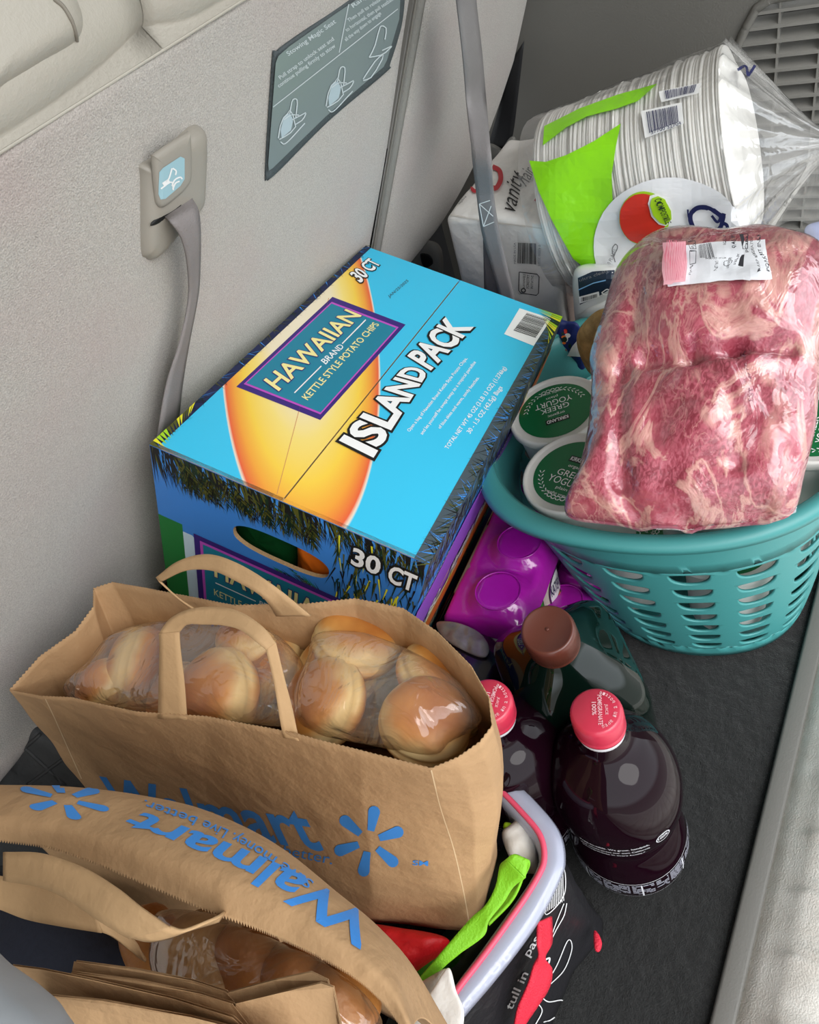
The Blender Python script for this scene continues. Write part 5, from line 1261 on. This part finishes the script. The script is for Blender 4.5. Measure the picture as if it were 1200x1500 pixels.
# ------------------------------------------------------------------ bottles
def bottle_mats():
    m = M('dark_juice', '#16050e', .05, spec=.22); m.node_tree.nodes['Principled BSDF'].inputs['Coat Roughness'].default_value = .02
    return m
juice = bottle_mats(); capr = M('red_cap', '#c8324c', .35, coat=.3); prw = M('label_white_ink', '#cfcfd4', .4); bandm = M('band_grey_ink', '#8d8d98', .45)
def juice_bottle(M4, lab):
    b = thing('juice_bottle', lab, 'bottle', mat=M4)
    prof = [(.001, .0), (.030, .0), (.038, .004), (.044, .014), (.0485, .030), (.0500, .046), (.0490, .064), (.0455, .080), (.0430, .088), (.0422, .094), (.0432, .100), (.0462, .110), (.0495, .124), (.0512, .140), (.0512, .154), (.0498, .168), (.0460, .183), (.0400, .195), (.0315, .205), (.0235, .212), (.0185, .218), (.0165, .225), (.0155, .232), (.0150, .236), (.0150, .244), (.0001, .244)]
    P_ = [cr([(r_, 0, z) for r_, z in prof], k/110) for k in range(111)]
    V, Fs = lathe([(max(p[0], .0002), p[2]) for p in P_], 64, False); mesh('bottle_body', V, Fs, juice, b, local=True)
    V, Fs = lathe([(.0166, .232), (.0172, .233), (.0172, .2375), (.0166, .238)], 40, False); mesh('neck_ring', V, Fs, prw, b, local=True)
    pc = [(.0160, .238), (.0182, .2385), (.0186, .241), (.0180, .2425), (.0183, .245), (.0183, .257), (.0178, .260), (.0160, .2615), (.0002, .2615)]
    V = []; sg = 96
    for r_, z in pc:
        for k in range(sg): rr = r_+(.00035*(k % 2) if .244 < z < .258 and r_ > .017 else 0); V.append((rr*cos(2*pi*k/sg), rr*sin(2*pi*k/sg), z))
    mesh('cap', V, grid_faces(len(pc), sg, True), capr, b, local=True)
    def rz(z):
        for p, q in zip(P_, P_[1:]):
            if p[2] <= z <= q[2]: return p[0]+(q[0]-p[0])*(z-p[2])/(q[2]-p[2]+1e-9)
        return .05
    # label frame: x = arc metres round the front (toward the lens), y = height
    def lf(x, y, off):
        q = rz(y)+off; a = x/.05; return Vector((q*cos(a), q*sin(a), y))
    pr = Print(lf, .0004)
    for k, s_ in enumerate(('Tree-to-table. We grow, handpick,', 'and whole-press our own California', 'pomegranates in every bottle.*')):
        y = .141-.0065*k; pr.text(s_, [(-.030, y+.004), (.022-.004*(k == 2), y+.004), (.022-.004*(k == 2), y), (-.030, y)], prw, 2, .012, nx=14)
    pr.disc((.034, .142), .0065, .0065, prw, 2, inner=.86, n=30); pr.text('100%', [(.0295, .1445), (.0385, .1445), (.0385, .1405), (.0295, .1405)], prw, 2, .02, nx=3); pr.text('PREMIUM', [(.030, .1475), (.038, .1475), (.038, .146), (.030, .146)], prw, 2, .02)
    pr.rect(-.078, .061, .078, .0616, prw, 2, 40, 1); pr.rect(-.078, .0335, .078, .0340, prw, 2, 40, 1)
    rr_ = random.Random(2); x = -.076
    while x < .074:
        w_ = rr_.uniform(.012, .024)
        y = .057
        while y > .038:
            xx = x
            while xx < x+w_-.002:
                l = rr_.uniform(.002, .007); l = min(l, x+w_-.002-xx)
                if rr_.random() < .8: pr.rect(xx, y, xx+l, y+.0018, bandm, 2, 2, 1)
                xx += l+.0006
            y -= .0028
        x += w_
    for x0 in (-.04, .008, .05): pr.rect(x0, .036, x0+.0014, .060, prw, 3, 1, 2)
    pr.done('bottle_label', b, local=True)
    pc = Print(lambda x, y, off: Vector((x, y, .2615+off)), .0003)
    CW = M('cap_white_ink', '#f0c8cf', .5) if not bpy.data.materials.get('cap_white_ink') else bpy.data.materials['cap_white_ink']
    pc.text('100%', [(-.006, .0005), (.004, .0005), (.004, -.0025), (-.006, -.0025)], CW, 2, .01); pc.text('POMEGRANATE', [(-.0115, .0045), (.0115, .0045), (.0115, .0015), (-.0115, .0015)], CW, 2, .01); pc.text('JUICE', [(-.004, .0085), (.004, .0085), (.004, .006), (-.004, .006)], CW, 2, .01)
    for k, ch in enumerate('made in a bottle'):
        if ch == ' ': continue
        a = radians(20+k*9.5); c_, s_ = cos(a), sin(a); ra, rb_ = .0125, .0148
        def qq(rd, off): return (c_*rd-s_*off, s_*rd+c_*off)
        pc.text(ch, [qq(ra, -.0008), qq(ra, .0008), qq(rb_, .0008), qq(rb_, -.0008)], CW, 2)
    pc.done('cap_print', b, local=True)
    return b
def botM(foot, head, face):
    """foot/head: world points; face: horizontal direction its print looks"""
    z = (Vector(head)-Vector(foot)).normalized(); x = Vector(face); x = (x-z*x.dot(z)).normalized(); y = z.cross(x); m_ = Matrix((x, y, z)).transposed().to_4x4(); m_.translation = Vector(foot); return m_
f1 = Vector((.226, .116, .0015)); h1 = P(873, 1041, .262)
jb = juice_bottle(botM(f1, h1, (-.95, -.38, 0)), 'dark juice bottle with red cap standing in the open, nearest the sill')
f2 = Vector((.212, .217, .0015)); h2 = P(716, 1030, .258)
j2 = copytree(jb, botM(f2, h2, (-.98, -.15, 0)), 'dark juice bottle with red cap tucked against the paper bag corner'); j2['group'] = jb['group'] = 'pomegranate juice bottles'
# olive oil bottle: square shoulders
oil = M('dark_green_glass', '#06140f', .04, spec=.45); oil.node_tree.nodes['Principled BSDF'].inputs['Coat Roughness'].default_value = .02
ob_ = thing('oil_bottle', 'dark green square-shouldered oil bottle with a brown cap', 'bottle', mat=botM(Vector((.325, .188, .0015)), P(800, 918, .27), (-.75, -.66, 0)))
def sqprof(h):   # half width, squareness
    pts = [(0, .046, 6), (.01, .051, 6), (.10, .051, 6), (.165, .051, 6), (.185, .049, 5), (.205, .040, 4), (.225, .028, 3), (.238, .019, 2.2), (.245, .016, 2), (.252, .0155, 2)]
    for a, b in zip(pts, pts[1:]):
        if a[0] <= h <= b[0]: t = (h-a[0])/(b[0]-a[0]); return a[1]+(b[1]-a[1])*t, a[2]+(b[2]-a[2])*t
    return pts[-1][1:]
V = []; n = 96; hs = [0]+[.252*k/60 for k in range(61)]
for i, h_ in enumerate(hs):
    w_, e = sqprof(h_)
    if i == 0: w_ = .001
    for k in range(n):
        a = 2*pi*k/n+pi/4; c_, s_ = cos(a), sin(a); q = (abs(c_)**e+abs(s_)**e)**(-1/e); V.append((w_*1.12*q*c_, w_*1.12*q*s_, h_))
mesh('bottle_body', V, grid_faces(len(hs), n, True), oil, ob_, local=True)
pc = [(.0165, .238), (.0208, .2385), (.0212, .241), (.0205, .2425), (.0212, .244), (.0212, .263), (.0205, .267), (.0188, .269), (.0180, .2682), (.0002, .268)]; V = []; sg = 120
for r_, z in pc:
    for k in range(sg): V.append(((r_+(.0003*(k % 2) if .2425 < z < .265 and r_ > .0206 else 0))*cos(2*pi*k/sg), (r_+(.0003*(k % 2) if .2425 < z < .265 and r_ > .0206 else 0))*sin(2*pi*k/sg), z))
mesh('cap', V, grid_faces(len(pc), sg, True), M('brown_cap', '#5b2f24', .35, coat=.2), ob_, local=True)
V, Fs = lathe([(.0003, .2684), (.0016, .2684), (.0012, .2688), (.0002, .2689)], 16, False); mesh('cap_dimple', V, Fs, bpy.data.materials['brown_cap'], ob_, local=True)
pr = Print(lambda y, z, off: Vector((.0573+off, y, z)), .0004)
pr.rect(-.035, .03, .035, .15, M('oil_label', '#23302a', .4), 1, 2, 2)
for k in range(9): pr.rect(-.030, .145-k*.0035, .030-.004*(k % 3), .1465-k*.0035, bandm, 2)
pr.done('bottle_label', ob_, local=True)
# round dark tub behind the paper bag
V, Fs = lathe([(.0003, .0), (.040, .0), (.046, .01), (.047, .10), (.045, .128), (.040, .139), (.028, .145), (.0003, .147)], 56, False)
Mr = Matrix.Translation((.283, .292, .0015))
jt = thing('round_jar', 'dark purple-black round jar between the paper bag and the magenta pack', 'jar', mat=Mr); mesh('jar_body', V, Fs, M('dark_purple_plastic', '#1a1420', .2, coat=.6), jt, local=True)
V, Fs = lathe([(.0455, .126), (.0475, .127), (.0475, .129), (.045, .1295)], 56, False); mesh('rim_line', V, Fs, prw, jt, local=True)

# ------------------------------------------------------------------ magenta shrink-wrapped packs
mag = M('magenta_film', '#b81cb0', .22, bump=(22, .25), coat=.8); clr = film_mat('clear_shrink', '#ffffff', .06, 30, .7, .2)
labm = [M('cream_label', '#d9c9c0', .35), M('green_label', '#3f9a3a', .35), M('plum_label', '#57205e', .35), M('grey_label', '#a9b0a0', .35)]
def bpack(nm, lab, org_, ux, nx_, ny_, pitch, capr_, ztop, zb, labels, mpl=.002):
    """bottles in a grid under opaque magenta film on top, printed sleeves showing at the sides"""
    ux = Vector(ux).normalized(); uy = Vector((0, 0, 1)).cross(ux); m_ = Matrix((ux, uy, Vector((0, 0, 1)))).transposed().to_4x4(); m_.translation = Vector(org_)
    t = thing(nm, lab, 'bottle pack', mat=m_)
    h = ztop-zb; cs = [((i+.5)*pitch, (j+.5)*pitch) for i in range(nx_) for j in range(ny_)]
    NXg, NYg = nx_*26, ny_*26; m0 = pitch*.03; V = []
    for i in range(NXg):
        for j in range(NYg):
            x = -m0+(nx_*pitch+2*m0)*i/(NXg-1); y = -m0+(ny_*pitch+m0+mpl)*j/(NYg-1); d = min(math.hypot(x-a, y-b) for a, b in cs)
            if d < capr_: z = h+.001
            elif d < pitch*.52: q = (d-capr_)/(pitch*.52-capr_); z = h-.0022-.0085*q**1.3
            else: z = h-.0107-.18*(d-pitch*.52)
            e = min(x+m0, nx_*pitch+m0-x, y+m0, ny_*pitch+mpl-y)
            if e < .006: z -= .022*(1-e/.006)**1.6
            z += noise.noise(Vector((x*30, y*30, zb)))*.0012; V.append((x, y, z))
    film = mesh('shrink_film', V, grid_faces(NXg, NYg), mag, t, local=True)
    for a, b in cs:
        v2, f2 = tube([(a+cos(2*pi*k/40)*(capr_-.0008), b+sin(2*pi*k/40)*(capr_-.0008), h+.0012) for k in range(40)], .0009, 6, True); mesh('cap_ridge', v2, f2, mag, film, local=True) if False else mesh('cap_ridge', [m_@Vector(v) for v in v2], f2, mag, film)
    for k, (a, b) in enumerate(cs):
        V2, F2 = lathe([(.001, 0), (pitch*.44, 0), (pitch*.47, .004), (pitch*.47, h*.78), (pitch*.44, h*.83), (capr_, h-.012)], 28, False)
        o = mesh('bottle', [Vector(v)+Vector((a, b, 0)) for v in V2], F2, labels[k % len(labels)], t, local=True)
    return t, m_
pc0 = P(730, 866, .165); pc1 = P(757, 804, .165); d01 = (pc1-pc0); pit = .064
ux = Vector((d01.x, d01.y, 0)).normalized()
uy_ = Vector((0, 0, 1)).cross(ux)
org0 = Vector((pc0.x, pc0.y, 0))-ux*pit*.5-uy_*pit*.5; org0.z = .0
pk1, mk1 = bpack('bottle_pack', 'magenta shrink-wrapped pack of small bottles between carton and basket, nearer the oil bottle', (org0.x, org0.y, .002), ux, 3, 1, pit, .0235, .165, .002, labm, .024)
pc2 = P(822, 870, .085); org2 = Vector((pc2.x, pc2.y, 0))-ux*pit*.5-uy_*pit*.5
pk2, mk2 = bpack('bottle_pack', 'lower magenta-wrapped pack peeking out under the basket beside the brown cap', (org2.x, org2.y, .002), ux, 2, 1, pit*.8, .02, .085, .002, [labm[2], labm[1]])
# side labels on the wrapped bottles
bvk = None
def side_lab(t, mk, cx, cy, h, a0, base, txt, arc):
    pr = Print(lambda x, y, off: mk@Vector((cx+(pit*.475+off)*cos(a0+x), cy+(pit*.475+off)*sin(a0+x), y)), .0006)
    pr.rect(-.75, h*.15, .75, h*.80, base, 1, 14, 2)
    pr.disc((0, h*.56), .5, h*.2, WHITE, 2, n=30); pr.disc((0, h*.56), .52, h*.21, arc, 3, inner=.9, n=30)
    pr.text(txt, [(-.42, h*.68), (.42, h*.68), (.42, h*.58), (-.42, h*.58)], NAVY, 4, .01, nx=6); pr.disc((0, h*.48), .16, h*.05, ORANGE, 4, n=16); pr.disc((.1, h*.49), .08, h*.04, OLIVE, 5, n=12)
    pr.done('sleeve_label', t)
sa = math.atan2(-1, -.35)
side_lab(pk1, mk1, pit*.5, pit*.5, .163, -pi/2-.2, labm[0], 'WATERING', labm[2]); side_lab(pk1, mk1, pit*1.5, pit*.5, .163, -pi/2, labm[0], 'KATERING', labm[2]); side_lab(pk1, mk1, pit*2.5, pit*.5, .163, -pi/2, labm[3], 'KATERING', NAVY)
# two clear-lidded food trays standing under the carton's long edge
for (u, v, z, c, lb) in ((712, 845, .185, '#8fa58c', 'pale green shallow tub wedged under the carton edge, nearer one'), (733, 800, .185, '#a39a90', 'greyish pink shallow tub wedged under the carton edge, farther one')):
    ctr = P(u-14, v-2, z-.035); V, Fs = rbox((-.024, -.014, -.02), (.024, .014, 0), .006, 3); m_ = Matrix((ux, uy_, Vector((0, 0, 1)))).transposed().to_4x4(); m_.translation = ctr
    t_ = thing('food_tub', lb, 'tub', mat=m_); mesh('tub_body', V, Fs, M('tub_tint', c, .3, coat=.4), t_, local=True); V, Fs = rbox((-.026, -.016, -.004), (.026, .016, .0005), .0018, 2); mesh('tub_rim', V, Fs, M('tub_rim_grey', '#7d8378', .3), t_, local=True)
V, Fs = pillow([P(u, v, .15) for u, v in ((640, 912), (668, 912), (700, 925), (716, 945), (712, 962), (690, 958), (650, 935))], (0, 0, 1), .004, .006, 3, 12, 60, .003, 60)
tag(mesh('clamshell_pack', V, Fs, M('clear_grey_plastic', '#8e8c86', .2, coat=.7, var=(60, .5))), 'small clear plastic pack lying above the dark round jar', 'pack')

# ------------------------------------------------------------------ black printed shopping bag with a clear tub in it
bb = M('black_print_fabric', '#17161a', .5, bump=(50, .35, 600, .1), coat=.15)
cor = [P(600, 1545, .185), P(690, 1444, .185), P(760, 1352, .185), P(798, 1290, .185), P(808, 1258, .185), P(800, 1222, .185), P(770, 1185, .185), P(735, 1150, .185), P(700, 1120, .185)]
cor = [Vector(c) for c in cor]
cin = Vector((.02, .36, .185)); cor += [Vector((.17, .36, .185)), Vector((-.02, .36, .185)), Vector((-.05, .22, .185))]
bot = [Vector((c.x*1.0, c.y, .003)) for c in cor]
for i, (du, dv) in enumerate([(800, 1560), (812, 1500), (845, 1420), (868, 1385), (882, 1368), (884, 1350), (860, 1320), (820, 1280), (780, 1240)]): bot[i] = P(du, dv, .003)
V, Fs, nb = bag_shell([c+Vector((0, 0, -.004)) for c in cor], bot, 260, 20, 6, .006, None, 0)
sbg = thing('shopping_bag', 'black reusable bag with white chalk-style print and red straps, in front of the bottles', 'shopping bag', loc=(.08, .2, 0)); mesh('bag_body', V, Fs, bb, sbg, thick=.001)
bvb = bvh_of((V, Fs)); pr = Print(px_on(bvb), .0014); CH = M('chalk_ink', '#d6d6d6', .6)
pr.tline('pasta', (776, 1402), (802, 1358), 12, CH, 1, .01, nx=4); pr.tline('tull in', (748, 1478), (772, 1425), 11, CH, 1, .01, nx=4); pr.tline('crisp', (684, 1478), (716, 1432), 15, CH, 1, .012, nx=4)
pr.strip([(715, 1420), (722, 1408), (730, 1414), (722, 1424), (715, 1420)], 3, CH, 1, n=24); pr.strip([(732, 1392), (738, 1382), (744, 1388), (738, 1394), (746, 1398), (740, 1406), (734, 1400)], 3, CH, 1, n=24)
for k in range(12): pr.strip([(800+k*2.0, 1288-k*1.5), (796+k*2.4, 1312-k*1.2), (795+k*2.6, 1336-k*1.6)], 1.1, CH, 1, n=14)
pr.strip([(798, 1290), (822, 1272), (826, 1300), (818, 1320), (798, 1338), (796, 1316), (798, 1290)], 1.3, CH, 1, n=40)
pr.strip([(828, 1322), (824, 1340), (812, 1362), (798, 1392), (782, 1430), (780, 1442), (792, 1444), (812, 1416), (830, 1376), (836, 1388), (824, 1420), (800, 1444)], 1.3, CH, 1, n=90)
pr.strip([(824, 1322), (812, 1352), (800, 1386), (792, 1410)], 1.2, CH, 1, n=30); pr.strip([(795, 1405), (803, 1402), (800, 1412), (794, 1412)], 2.5, CH, 1, n=20)
pr.strip([(792, 1460), (802, 1466), (822, 1464), (822, 1478), (806, 1492), (794, 1496)], 1.6, CH, 1, n=40); pr.strip([(786, 1468), (792, 1480), (782, 1500)], 1.4, CH, 1, n=30)
pr.strip([(846, 1432), (852, 1428), (856, 1436), (848, 1440), (846, 1432)], 1.2, CH, 1, n=20); pr.strip([(842, 1444), (850, 1438)], 2, CH, 1, n=5)
OLV = M('olive_chalk', '#6b6a3a', .6); pr.strip([(776, 1338), (784, 1326), (792, 1330), (782, 1344), (770, 1352), (766, 1366)], 1.6, OLV, 1, n=40); pr.strip([(780, 1318), (788, 1312), (786, 1324), (780, 1318)], 2, OLV, 1, n=20)
pr.done('chalk_print', sbg)
redw = M('red_webbing', '#d8203a', .6, bump=(700, .7))
def bx_(u, v, k=.012):
    d = ray(u, v).normalized(); loc, n_, i, ds = bvb.ray_cast(CAM, d, 3.0)
    if loc is None: return P(u, v, .1)
    if n_.dot(d) > 0: n_ = -n_
    return loc+n_*k
ribbon('strap', [(bx_(774, 1340, .008), bx_(794, 1332, .008)), (bx_(762, 1356, .016), bx_(784, 1362, .014)), (bx_(760, 1372, .018), bx_(768, 1376, .018)), (bx_(756, 1392, .016), bx_(778, 1396, .018)), (bx_(748, 1420, .016), bx_(774, 1424, .018)), (bx_(738, 1455, .014), bx_(760, 1452, .016)), (bx_(734, 1480, .014), bx_(746, 1482, .014)), (bx_(728, 1510, .014), bx_(736, 1512, .014))], redw, sbg, 90, .0016)
V, Fs = pillow([P(u, v, .05) for u, v in ((870, 1364), (877, 1368), (882, 1382), (878, 1394), (871, 1390))], (0, 0, 1), .003, .003, 3, 6, 30); mesh('corner_piping', V, Fs, redw, sbg)
# translucent tub rim in the bag
trans = M('frosted_plastic', '#c6cbe0', .2, coat=.6); trans.node_tree.nodes['Principled BSDF'].inputs['Alpha'].default_value = .55
pinkp = M('pink_piping', '#e0526e', .45)
tb = thing('plastic_tub', 'frosted clear plastic tub rim set inside the black shopping bag', 'tub', loc=(.08, .2, .05))
def rimloop(o, z): 
    c = sum(cor, Vector())/len(cor); return [Vector((p.x+(p.x-c.x)/(p-c).length*o, p.y+(p.y-c.y)/(p-c).length*o, z)) for p in cor]
def rl(o, z, n=180): L_ = rimloop(o, z); return [Vector(cr(L_, k/n, True)) for k in range(n)]
rows = [rl(-.012, .15), rl(-.010, .176), rl(-.008, .188), rl(-.004, .190), rl(.003, .190), rl(.008, .188), rl(.0095, .182)]
mesh('tub_rim', [p for r_ in rows for p in r_], grid_faces(len(rows), 180, True), trans, tb, thick=.0012)
rows = [rl(-.03, .02), rl(-.02, .1), rl(-.014, .15)]; mesh('tub_wall', [p for r_ in rows for p in r_], grid_faces(3, 180, True), trans, tb, thick=.0012)
V, Fs = tube(rl(-.0045, .1905), .0022, 8, True); mesh('pink_edging', V, Fs, pinkp, sbg)
# contents of the tub
def blob(nm, lab, cat, pts, z, ht, hb_, mt, up_=(0, 0, 1), amp=.003, sc=40, p=2.5):
    V, Fs = pillow([P(a[0], a[1], a[2] if len(a) > 2 else z) for a in pts], up_, ht, hb_, p, 14, 80, amp, sc); o = mesh(nm, V, Fs, mt); tag(o, lab, cat); return o, (V, Fs)
gmesh = M('green_webbing', '#7cc21c', .6, bump=(650, .35)); rednyl = M('red_nylon', '#d61a22', .45, bump=(25, .5, 500, .2)); napk = M('white_napkin', '#eceae4', .8, bump=(120, .5))
blob('red_bag', 'bright red nylon bag between the two paper bags and the tub', 'bag', [(520, 1355), (600, 1362), (650, 1372), (655, 1385), (620, 1410), (585, 1430), (560, 1410)], .165, .012, .05, rednyl, amp=.006, sc=30)
blob('green_packet', 'dark green packet beside the red nylon bag in the tub', 'pack', [(600, 1425), (640, 1390), (670, 1385), (665, 1405), (630, 1440), (606, 1450)], .15, .008, .04, M('mid_green_plastic', '#2e7a1e', .35), amp=.003)
blob('white_packet', 'white rounded paper packet in the far corner of the tub', 'pack', [(736, 1225), (748, 1212), (766, 1200), (780, 1215), (785, 1240), (782, 1262), (765, 1265), (748, 1258)], .165, .014, .05, napk)
blob('green_leaf', 'pale green leaf tip above the white packet in the tub', 'leaf', [(740, 1205), (752, 1208), (748, 1216), (738, 1214)], .17, .003, .003, LIME, amp=.001)
blob('paper_towel', 'white folded paper towel corner in front of the clear tub', 'paper towel', [(604, 1505), (640, 1440), (658, 1418), (668, 1450), (680, 1490), (660, 1560), (600, 1570)], .215, .003, .002, napk, amp=.002, p=12)
blob('paper_towel', 'crumpled translucent towel wrapper beside the folded paper towel', 'paper towel', [(600, 1480), (605, 1450), (640, 1425), (655, 1420), (650, 1440), (625, 1480), (605, 1510)], .20, .006, .01, M('towel_wrapper', '#a9a195', .3, bump=(60, .6), coat=.4))
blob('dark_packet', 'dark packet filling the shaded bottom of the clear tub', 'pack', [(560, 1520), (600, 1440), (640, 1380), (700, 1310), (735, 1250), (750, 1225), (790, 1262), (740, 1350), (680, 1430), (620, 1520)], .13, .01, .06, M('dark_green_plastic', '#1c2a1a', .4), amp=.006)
gs = thing('green_strap_bag', 'lime green woven strap looped over the edge of the clear tub', 'strap', loc=(.1, .17, .18))
pr_ = [((590, 1460), (600, 1480), .19), ((630, 1415), (642, 1425), .195), ((655, 1385), (672, 1398), .20), ((690, 1345), (708, 1372), .205), ((712, 1325), (716, 1350), .21), ((726, 1298), (738, 1322), .215), ((733, 1268), (752, 1300), .22), ((742, 1258), (770, 1286), .226)]
ribbon('strap', [(P(a[0], a[1], z), P(b[0], b[1], z-.004)) for a, b, z in pr_], gmesh, gs, 90, .0018)
pr_ = [((742, 1258), (770, 1286), .226), ((752, 1252), (774, 1262), .228), ((768, 1262), (776, 1270), .22), ((764, 1290), (762, 1292), .205), ((750, 1320), (738, 1318), .195), ((716, 1355), (712, 1348), .19)]
ribbon('strap_return', [(P(a[0], a[1], z), P(b[0], b[1], z-.004)) for a, b, z in pr_], gmesh, gs, 60, .0018)
